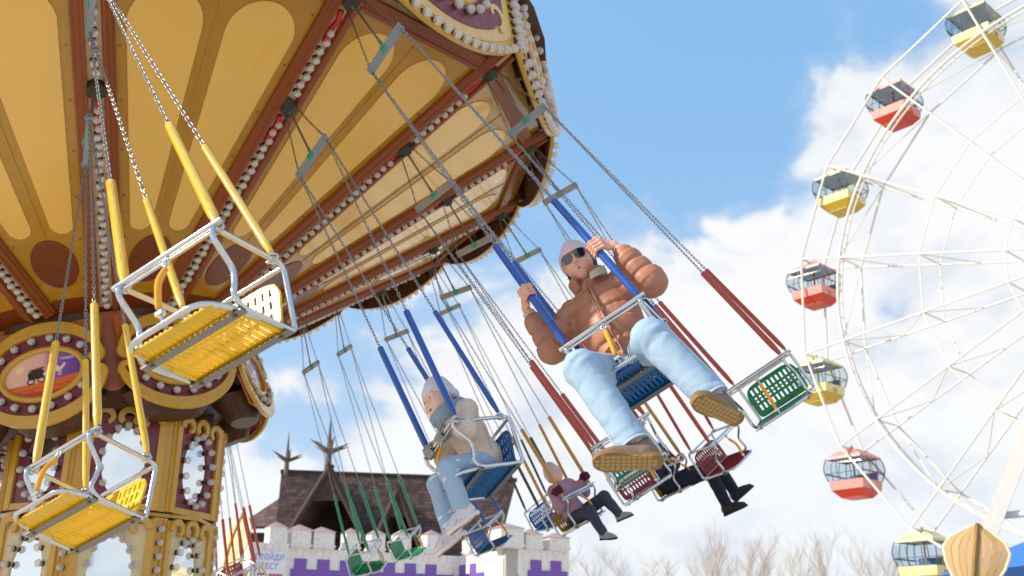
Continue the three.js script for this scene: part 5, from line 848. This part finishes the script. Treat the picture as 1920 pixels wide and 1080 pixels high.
// ---------------------------------------------------------------- white toy castle with purple battlements
{
  const th = Math.PI / 6, D1 = V(Math.cos(th), 0, -Math.sin(th)), D2 = V(Math.sin(th), 0, Math.cos(th));   // along the shaded fronts / along the sunlit fronts
  const purple = paint('purple paint', 0x7d58b4, 0.6), bluep = paint('sky blue paint', 0x4f86d8, 0.6), roofM = paint('pinkish felt roof', 0xb59a94, 0.8);
  const castle = thing('toy_castle', 'white toy castle wall with purple battlements behind the swings', 'castle');
  castle.position.set(-9.0, 0, -36);
  const wall = (name, p, dir, out, len, h, t = 0.5) => { const m = basis(dir, UP, out, p), g = box(len, h, t, len / 2, h / 2, -t / 2); return [part(name, boxUV(g).applyMatrix4(m), M_.whitewall, castle), m]; };
  const battlement = (w, m, len, h, mat = purple) => {   // painted strip: blue ground with purple merlons, each a thin board
    const top = h - 0.6;
    part('blue_panel', box(len, 1.6, 0.03, len / 2, top - 1.15, 0.02).applyMatrix4(m), bluep, w);
    part('purple_board', box(len, 0.36, 0.03, len / 2, top - 0.3, 0.022).applyMatrix4(m), mat, w);
    for (let x = 0.35; x < len - 0.3; x += 0.86) part('purple_board', box(0.46, 0.36, 0.03, x, top + 0.06, 0.022).applyMatrix4(m), mat, w);
  };
  const turret = (p, w, h0, h1, d = w) => { const m = basis(D1, UP, D2, p), t = part('turret', boxUV(box(w, h1 - h0, d, 0, (h0 + h1) / 2, 0)).applyMatrix4(m), M_.whitewall, castle); const r = new THREE.ConeGeometry(w * 0.8, 0.22, 4); r.rotateY(Math.PI / 4); r.translate(0, h1 + 0.11, 0); part('turret_roof', r.applyMatrix4(m), roofM, t); part('turret_band', box(w + 0.08, 0.07, d + 0.08, 0, h0 + 0.1, 0).applyMatrix4(m), M_.whitewall, t); return [t, m]; };
  const P0 = V(0, 0, 0), L1 = 8.0, P1 = D1.clone().multiplyScalar(L1), L2 = 3.7, P2 = P1.clone().addScaledVector(D2, L2), L3 = 2.7;
  const H = 5.05;
  const sect = [wall('wall', P0, D1, D2, L1, H), wall('wall', P1, D2, D1.clone().negate(), L2, H), wall('wall', P2, D1, D2, L3, H)];
  const tw = (s, P, d, off = -0.25) => P.clone().addScaledVector(d, s).addScaledVector(D2, off);
  for (const [s, w, h0] of [[0.75, 0.62, 5.85], [1.6, 0.72, 5.8], [2.45, 0.78, 5.76], [3.6, 0.56, 5.78], [4.6, 0.56, 5.8], [5.65, 0.58, 5.84], [6.9, 0.6, 5.9]]) turret(tw(s, P0, D1), w, H, h0 - 0.1);
  for (const [s, w, h0] of [[0.7, 0.62, 5.7], [1.7, 0.62, 5.66], [2.7, 0.62, 5.6]]) { const p = P1.clone().addScaledVector(D2, s).addScaledVector(D1, 0.25); turret(p, w, H, h0 - 0.1); }
  for (const [s, w, h0] of [[0.15, 0.95, 5.85], [1.15, 0.7, 5.7], [2.2, 0.85, 5.62]]) turret(tw(s, P2, D1), w, H, h0 - 0.1);
  // left tower with lettering
  const tower = wall('sign_tower', D1.clone().multiplyScalar(-0.25).addScaledVector(D2, 0.3), D1, D2, 1.35, 5.15, 1.2);
  const sg = (lines, m, w, h, x, y, bar) => {
    const c = document.createElement('canvas'); c.width = 256; c.height = 200; const g = c.getContext('2d'); g.fillStyle = '#e9e8f0'; g.fillRect(0, 0, 256, 200); g.fillStyle = '#8d98d0'; g.textAlign = 'center'; g.font = 'bold 62px sans-serif'; lines.forEach((t, i) => g.fillText(t, 128, 64 + i * 66, 236)); if (bar) { g.fillStyle = '#c2707e'; g.fillRect(128, 160, 112, 26); g.fillStyle = '#3f4666'; g.beginPath(); g.ellipse(64, 166, 34, 9, -0.1, 0, 7); g.fill(); }
    const t = new THREE.CanvasTexture(c); t.colorSpace = THREE.SRGBColorSpace; const pg = new THREE.PlaneGeometry(w, h); pg.translate(x, y, 0.03); return part('lettering', pg.applyMatrix4(m), M('lettering ' + lines[0] + bar, 0xffffff, 0.7, 0, { map: t }), castle);
  };
  sg(['ПРОЙДИ', 'ТЕСТ'], tower[1], 1.15, 0.95, 0.68, 4.4, true);
  battlement(sect[0][0], basis(D1, UP, D2, V(0, 0, 0).addScaledVector(D1, 1.3)), L1 - 1.5, H);
  battlement(sect[1][0], basis(D2, UP, D1.clone().negate(), P1), L2 - 1.6, H);
  sg(['ЗАМОК', 'ИГР'], basis(D2, UP, D1.clone().negate(), P1), 1.2, 0.9, L2 - 0.75, 4.25, false);
  battlement(sect[2][0], basis(D1, UP, D2, P2.clone().addScaledVector(D1, 0.9)), L3 - 1.0, H);
}
// ---------------------------------------------------------------- dark timber pavilion with outward leaning gables and spiked finials
{
  const shingle = (() => { return tex(256, (u, v) => { const r = Math.floor(v * 12), o = (r % 2) * 0.5, c = Math.floor(u * 10 + o), e = (v * 12) % 1, f = (u * 10 + o) % 1; const h = Math.abs(Math.sin(r * 127.1 + (c % 10) * 311.7) * 43758.5) % 1; let s = 0.62 + 0.38 * h; if (e < 0.12 || f < 0.07) s *= 0.55; return [s, s * 0.93, s * 0.95]; }, true); })();
  const roofM = M('brown shingles', 0x6b564e, 0.8, 0, { map: shingle }), timber = M('dark pavilion timber', 0x4a3830, 0.8, 0, { map: woodTex }), inside = M('pavilion board', 0x5a463a, 0.85, 0, { map: woodTex }), pale = M('pale door leaf', 0xe6e4e4, 0.7), spikeM = M('grey timber spike', 0x6d625c, 0.75);
  const pav = thing('timber_pavilion', 'dark shingled timber pavilion with a steep open gable and star finials', 'pavilion'); pav.position.set(-8.8, 0, -50);
  const quad = (a, b, c, d, t = 0.15) => { const g = sheet((u, v) => { const p = a.clone().lerp(b, u), q = d.clone().lerp(c, u); const r = p.lerp(q, v); return [r.x, r.y, r.z]; }, 1, 1, t); const uv = new Float32Array(g.attributes.position.count * 2), p = g.attributes.position; for (let i = 0; i < p.count; i++) { uv[2 * i] = p.getX(i) / 2.6; uv[2 * i + 1] = p.getY(i) / 2.4; } g.setAttribute('uv', new THREE.BufferAttribute(uv, 2)); return g; };
  // main roof: long ridge, shorter eaves
  part('main_roof', quad(V(-2.55, 5.6, 1.2), V(7.7, 5.6, -1.6), V(9.0, 10.4, -5.5), V(-3.3, 10.35, -2.4)), roofM, pav);
  part('main_roof', quad(V(-2.6, 5.6, -7.5), V(7.6, 5.6, -10), V(9.0, 10.4, -5.6), V(-3.3, 10.35, -2.5)), roofM, pav);
  part('gable_end', quad(V(-2.55, 5.6, 1.2), V(-2.6, 5.6, -7.5), V(-3.2, 10.3, -2.5), V(-3.2, 10.3, -2.4)), timber, pav); part('gable_end', quad(V(7.65, 5.6, -1.6), V(7.6, 5.6, -10), V(8.9, 10.3, -5.6), V(8.9, 10.3, -5.5)), timber, pav);
  part('ridge_board', cyl(V(-3.35, 10.42, -2.4), V(9.05, 10.47, -5.5), 0.13), timber, pav);
  part('wall', boxUV(box(9.6, 5.6, 4, 2.5, 2.8, -6)), inside, pav);
  const gable = (x, top, hw, zf, zb, base, door) => {
    const g = part('gable', [quad(V(x - hw, base, zf), V(x - hw, base, zb), V(x, top, zb), V(x, top, zf), 0.16), quad(V(x + hw, base, zf), V(x + hw, base, zb), V(x, top, zb), V(x, top, zf), 0.16)], timber, pav);
    part('bargeboard', [cyl(V(x - hw - 0.1, base, zf + 0.1), V(x + 0.1, top + 0.3, zf + 0.1), 0.17, 0.17, 6), cyl(V(x + hw + 0.1, base, zf + 0.1), V(x - 0.1, top + 0.3, zf + 0.1), 0.17, 0.17, 6)], timber, g);
    part('gable_board', new THREE.ShapeGeometry(new THREE.Shape([[x - hw, base], [x + hw, base], [x, top]].map((p) => new THREE.Vector2(...p)))).translate(0, 0, zb + 0.4), inside, g);
    part('collar_board', plate([[x - hw * 0.28, top - (top - base) * 0.28], [x + hw * 0.28, top - (top - base) * 0.28], [x, top + 0.1]], 0.12).translate(0, 0, zf + 0.02), timber, g);
    if (door) part('door_leaf', plate([[x - 0.45, base - 0.6], [x + 0.5, base - 0.6], [x + 0.55, base + 1.0], [x + 0.2, base + 1.7], [x - 0.1, base + 1.7]].map(([a, b]) => [a, b]), 0.08).translate(0, 0, zf + 0.3), pale, g);
    return g;
  };
  gable(0.15, 9.6, 2.75, 2.6, -3, 4.6, false); gable(3.5, 8.6, 1.7, 2.9, -3, 4.4, true);
  const finial = (x, y, z, s) => { const f = []; f.push(new THREE.ConeGeometry(0.17 * s, 2.1 * s, 5).translate(x, y + 1.35 * s, z)); for (let i = 0; i < 7; i++) { const a = i / 7 * Math.PI * 2 + 0.25, d = V(Math.cos(a), 0.36 + 0.3 * (i % 2), Math.sin(a)).normalize(), g = new THREE.ConeGeometry(0.15 * s, 1.25 * s, 5); g.translate(0, 0.57 * s, 0); g.applyQuaternion(new THREE.Quaternion().setFromUnitVectors(UP, d)); g.translate(x, y + 0.5 * s, z); f.push(g); } f.push(cyl(V(x, y - 0.6 * s, z), V(x, y + 0.55 * s, z), 0.2 * s, 0.14 * s, 6)); part('finial', merge(f), spikeM, pav); };
  finial(0.05, 10.0, 2.6, 1.0); finial(-3.05, 10.55, -2.4, 0.86);
  // lower side roof
  part('side_roof', quad(V(-5.6, 7.6, -3.2), V(-2.4, 7.5, -1.6), V(-2.6, 9.8, -4.2), V(-3.6, 9.4, -4.6)), roofM, pav); part('side_wall', box(3.2, 7.4, 2.4, -3.9, 3.7, -4.6), timber, pav);
}
// ---------------------------------------------------------------- planked boat prows
function prow(label, at, turn, w, h, tone, planks = 4) {
  const o = thing('boat_prow', label, 'boat'); o.position.copy(at); o.rotation.set(0, turn, -0.22, 'ZYX');
  const prof = [[0, 0.04], [0.1, 0.45], [0.22, 0.84], [0.36, 1], [0.55, 0.9], [0.75, 0.66], [1, 0.42]], wd = (t) => { for (let i = 1; i < prof.length; i++) if (t <= prof[i][0]) { const q = (t - prof[i - 1][0]) / (prof[i][0] - prof[i - 1][0]); return prof[i - 1][1] + (prof[i][1] - prof[i - 1][1]) * (q * 0.6 + 0.4 * smooth(0, 1, q)); } return 0.42; };
  const P = (u, v) => { const t = 1 - v; return [u * w * wd(t), -t * h, 0.16 * w * (1 - u * u) * Math.sin(Math.PI * Math.min(1, 0.08 + 0.8 * t))]; };
  for (const s of [-1, 1]) for (let i = 0; i < planks; i++) part('plank', sheet((u, v) => P(s * (i + 0.04 + u * 0.92) / planks, v), 3, 14, 0.03), tone[(i + (s > 0 ? 1 : 0)) % 2], o);
  part('stem', sweep(Array.from({ length: 13 }, (_, i) => V(...P(0.02, i / 12)).add(V(0, 0, 0.03))), 0.055, 8), tone[2], o);
  for (const s of [-1, 1]) part('gunwale', sweep(Array.from({ length: 15 }, (_, i) => V(...P(s, 1 - i / 14))), 0.035, 6), tone[3], o);
  part('hull', box(w * 0.9, at.y * 0.55, 0.5, 0, -h - at.y * 0.2, -0.3), tone[0], o);
}
const plankM = [M('tan plank', 0xbd9f70, 0.6, 0, { map: woodTex }), M('honey plank', 0xb69766, 0.6, 0, { map: woodTex }), M('brown stem', 0x9c7a44, 0.6, 0, { map: woodTex }), M('pale gunwale', 0xe6d6bc, 0.6)];
const plankC = [M('cream plank', 0xe6d2a0, 0.6, 0, { map: woodTex }), M('pale cream plank', 0xddc690, 0.6, 0, { map: woodTex }), M('ochre stem', 0xb8924c, 0.6, 0, { map: woodTex }), M('pale gunwale', 0xe6d6bc, 0.6)];
prow('tan planked boat prow in front of the ferris wheel leg', V(11.0, 4.4, -24), -0.6, 0.72, 1.7, plankM);
prow('cream planked boat prow left of the white castle', V(-8.95, 5.95, -34), -0.9, 0.95, 2.2, plankC);
// ---------------------------------------------------------------- blue tent, kiosk and red wheel sign at the edges
{
  const t = thing('blue_tent', 'blue pyramid tent roof at the bottom right corner', 'tent'); t.position.set(17.0, 0, -30);
  const g = new THREE.ConeGeometry(4.4, 1.5, 4, 1, true); g.rotateY(Math.PI / 4 + 0.2); g.translate(0, 4.55, 0); part('tent_roof', g.toNonIndexed(), M('blue tent cloth', 0x2f74c8, 0.7), t);
  for (const [x, z] of [[-2.6, 2.6], [2.6, 2.6], [-2.6, -2.6], [2.6, -2.6]]) part('pole', cyl(V(x, 0, z), V(x, 3.85, z), 0.05), M_.white, t);
  const rg = thing('round_sign', 'small red and white round sign beside the carousel tower', 'sign'); rg.position.set(-8.6, 7.45, -28.5);
  part('ring', new THREE.TorusGeometry(0.32, 0.1, 8, 24), M('sign red', 0xd23b46, 0.5), rg); part('disc', new THREE.CylinderGeometry(0.3, 0.3, 0.05, 24).rotateX(Math.PI / 2), M('sign white', 0xf0eeee, 0.6), rg); part('post', cyl(V(0, -7.45, -0.05), V(0, -0.3, -0.05), 0.05), M_.white, rg);
}
// ---------------------------------------------------------------- bare spring trees
{
  const bark = [M('pale bark', 0xc0ae9c, 0.9), M('reddish twig bark', 0xbba69c, 0.9)];
  function tree(x, z, H, spread, label, twigs, m) {
    const o = thing('bare_tree', label, 'tree', 'bare trees along the horizon'); o.position.set(x, 0, z);
    const trunk = [], crown = [];
    const grow = (p, d, L, r, lv) => {
      const steps = lv < 2 ? 4 : 3, pts = [p.clone()]; let q = p.clone(), dir = d.clone();
      for (let i = 0; i < steps; i++) { dir.add(V(rr(-1, 1), rr(-0.3, 0.7), rr(-1, 1)).multiplyScalar(0.16)).normalize(); q = q.clone().addScaledVector(dir, L / steps); pts.push(q); }
      (lv === 0 ? trunk : crown).push(sweep(pts, (t) => r * (1 - 0.62 * t), lv < 2 ? 6 : 3));
      if (lv >= 4) return;
      const n = lv === 0 ? 8 + Math.round(twigs) : lv === 1 ? 6 : 4;
      for (let i = 0; i < n; i++) { const t = lv === 0 ? 0.3 + 0.7 * (i + rnd()) / n : 0.25 + 0.75 * (i + rnd()) / n, k = Math.min(steps - 1e-3, t * steps), a = pts[Math.floor(k)].clone().lerp(pts[Math.floor(k) + 1], k % 1), az = rnd() * 6.283, out = V(Math.cos(az), 0, Math.sin(az)); grow(a, dir.clone().multiplyScalar(0.75).addScaledVector(out, spread * rr(0.6, 1.2)).add(V(0, 0.25, 0)).normalize(), L * (lv === 0 ? rr(0.34, 0.52) * (1.15 - 0.5 * t) : rr(0.42, 0.66)), r * (lv === 0 ? 0.36 : 0.5), lv + 1); }
    };
    grow(V(0, 0, 0), V(rr(-0.05, 0.05), 1, rr(-0.05, 0.05)).normalize(), H * 0.82, H * 0.0078, 0);
    part('trunk', trunk, m, o); part('crown', merge(crown), m, o);
  }
  const list = [[1072, 78, 9.0, 0.6], [1106, 70, 8.2, 0.6], [1195, 72, 8.9, 0.95], [1228, 80, 9.4, 0.9], [1318, 74, 10.0, 0.55], [1345, 86, 11.3, 0.5], [1392, 76, 10.4, 0.5], [1448, 82, 10.6, 0.5], [1470, 70, 9.4, 0.5], [1548, 74, 10.4, 0.5], [1632, 78, 9.6, 0.5], [1660, 90, 10.6, 0.5]];
  const names = ['thin bare tree rising just right of the white castle', 'low bare tree below the child in pink', 'wide bushy bare tree between the castle and the dark shoes', 'tall part of the bushy bare trees left of the dark shoes', 'slender bare tree left of the black shoes', 'tallest slender bare tree just below the black shoes', 'bare tree directly right of the black shoes', 'pale slender bare tree, fifth from the lowest gondola', 'short slender bare tree among the middle group', 'single upright bare tree below the red gondola', 'bare tree left of the lowest yellow gondola', 'faint bare tree nearest the lowest yellow gondola'];
  list.forEach(([px, d, H, sp], i) => tree((px - 960) / 1867 * (d * 0.94 + 2), -d, H * 0.88, sp, names[i], 4, bark[i % 2]));
}
// ---------------------------------------------------------------- draw
renderer.render(scene, camera);
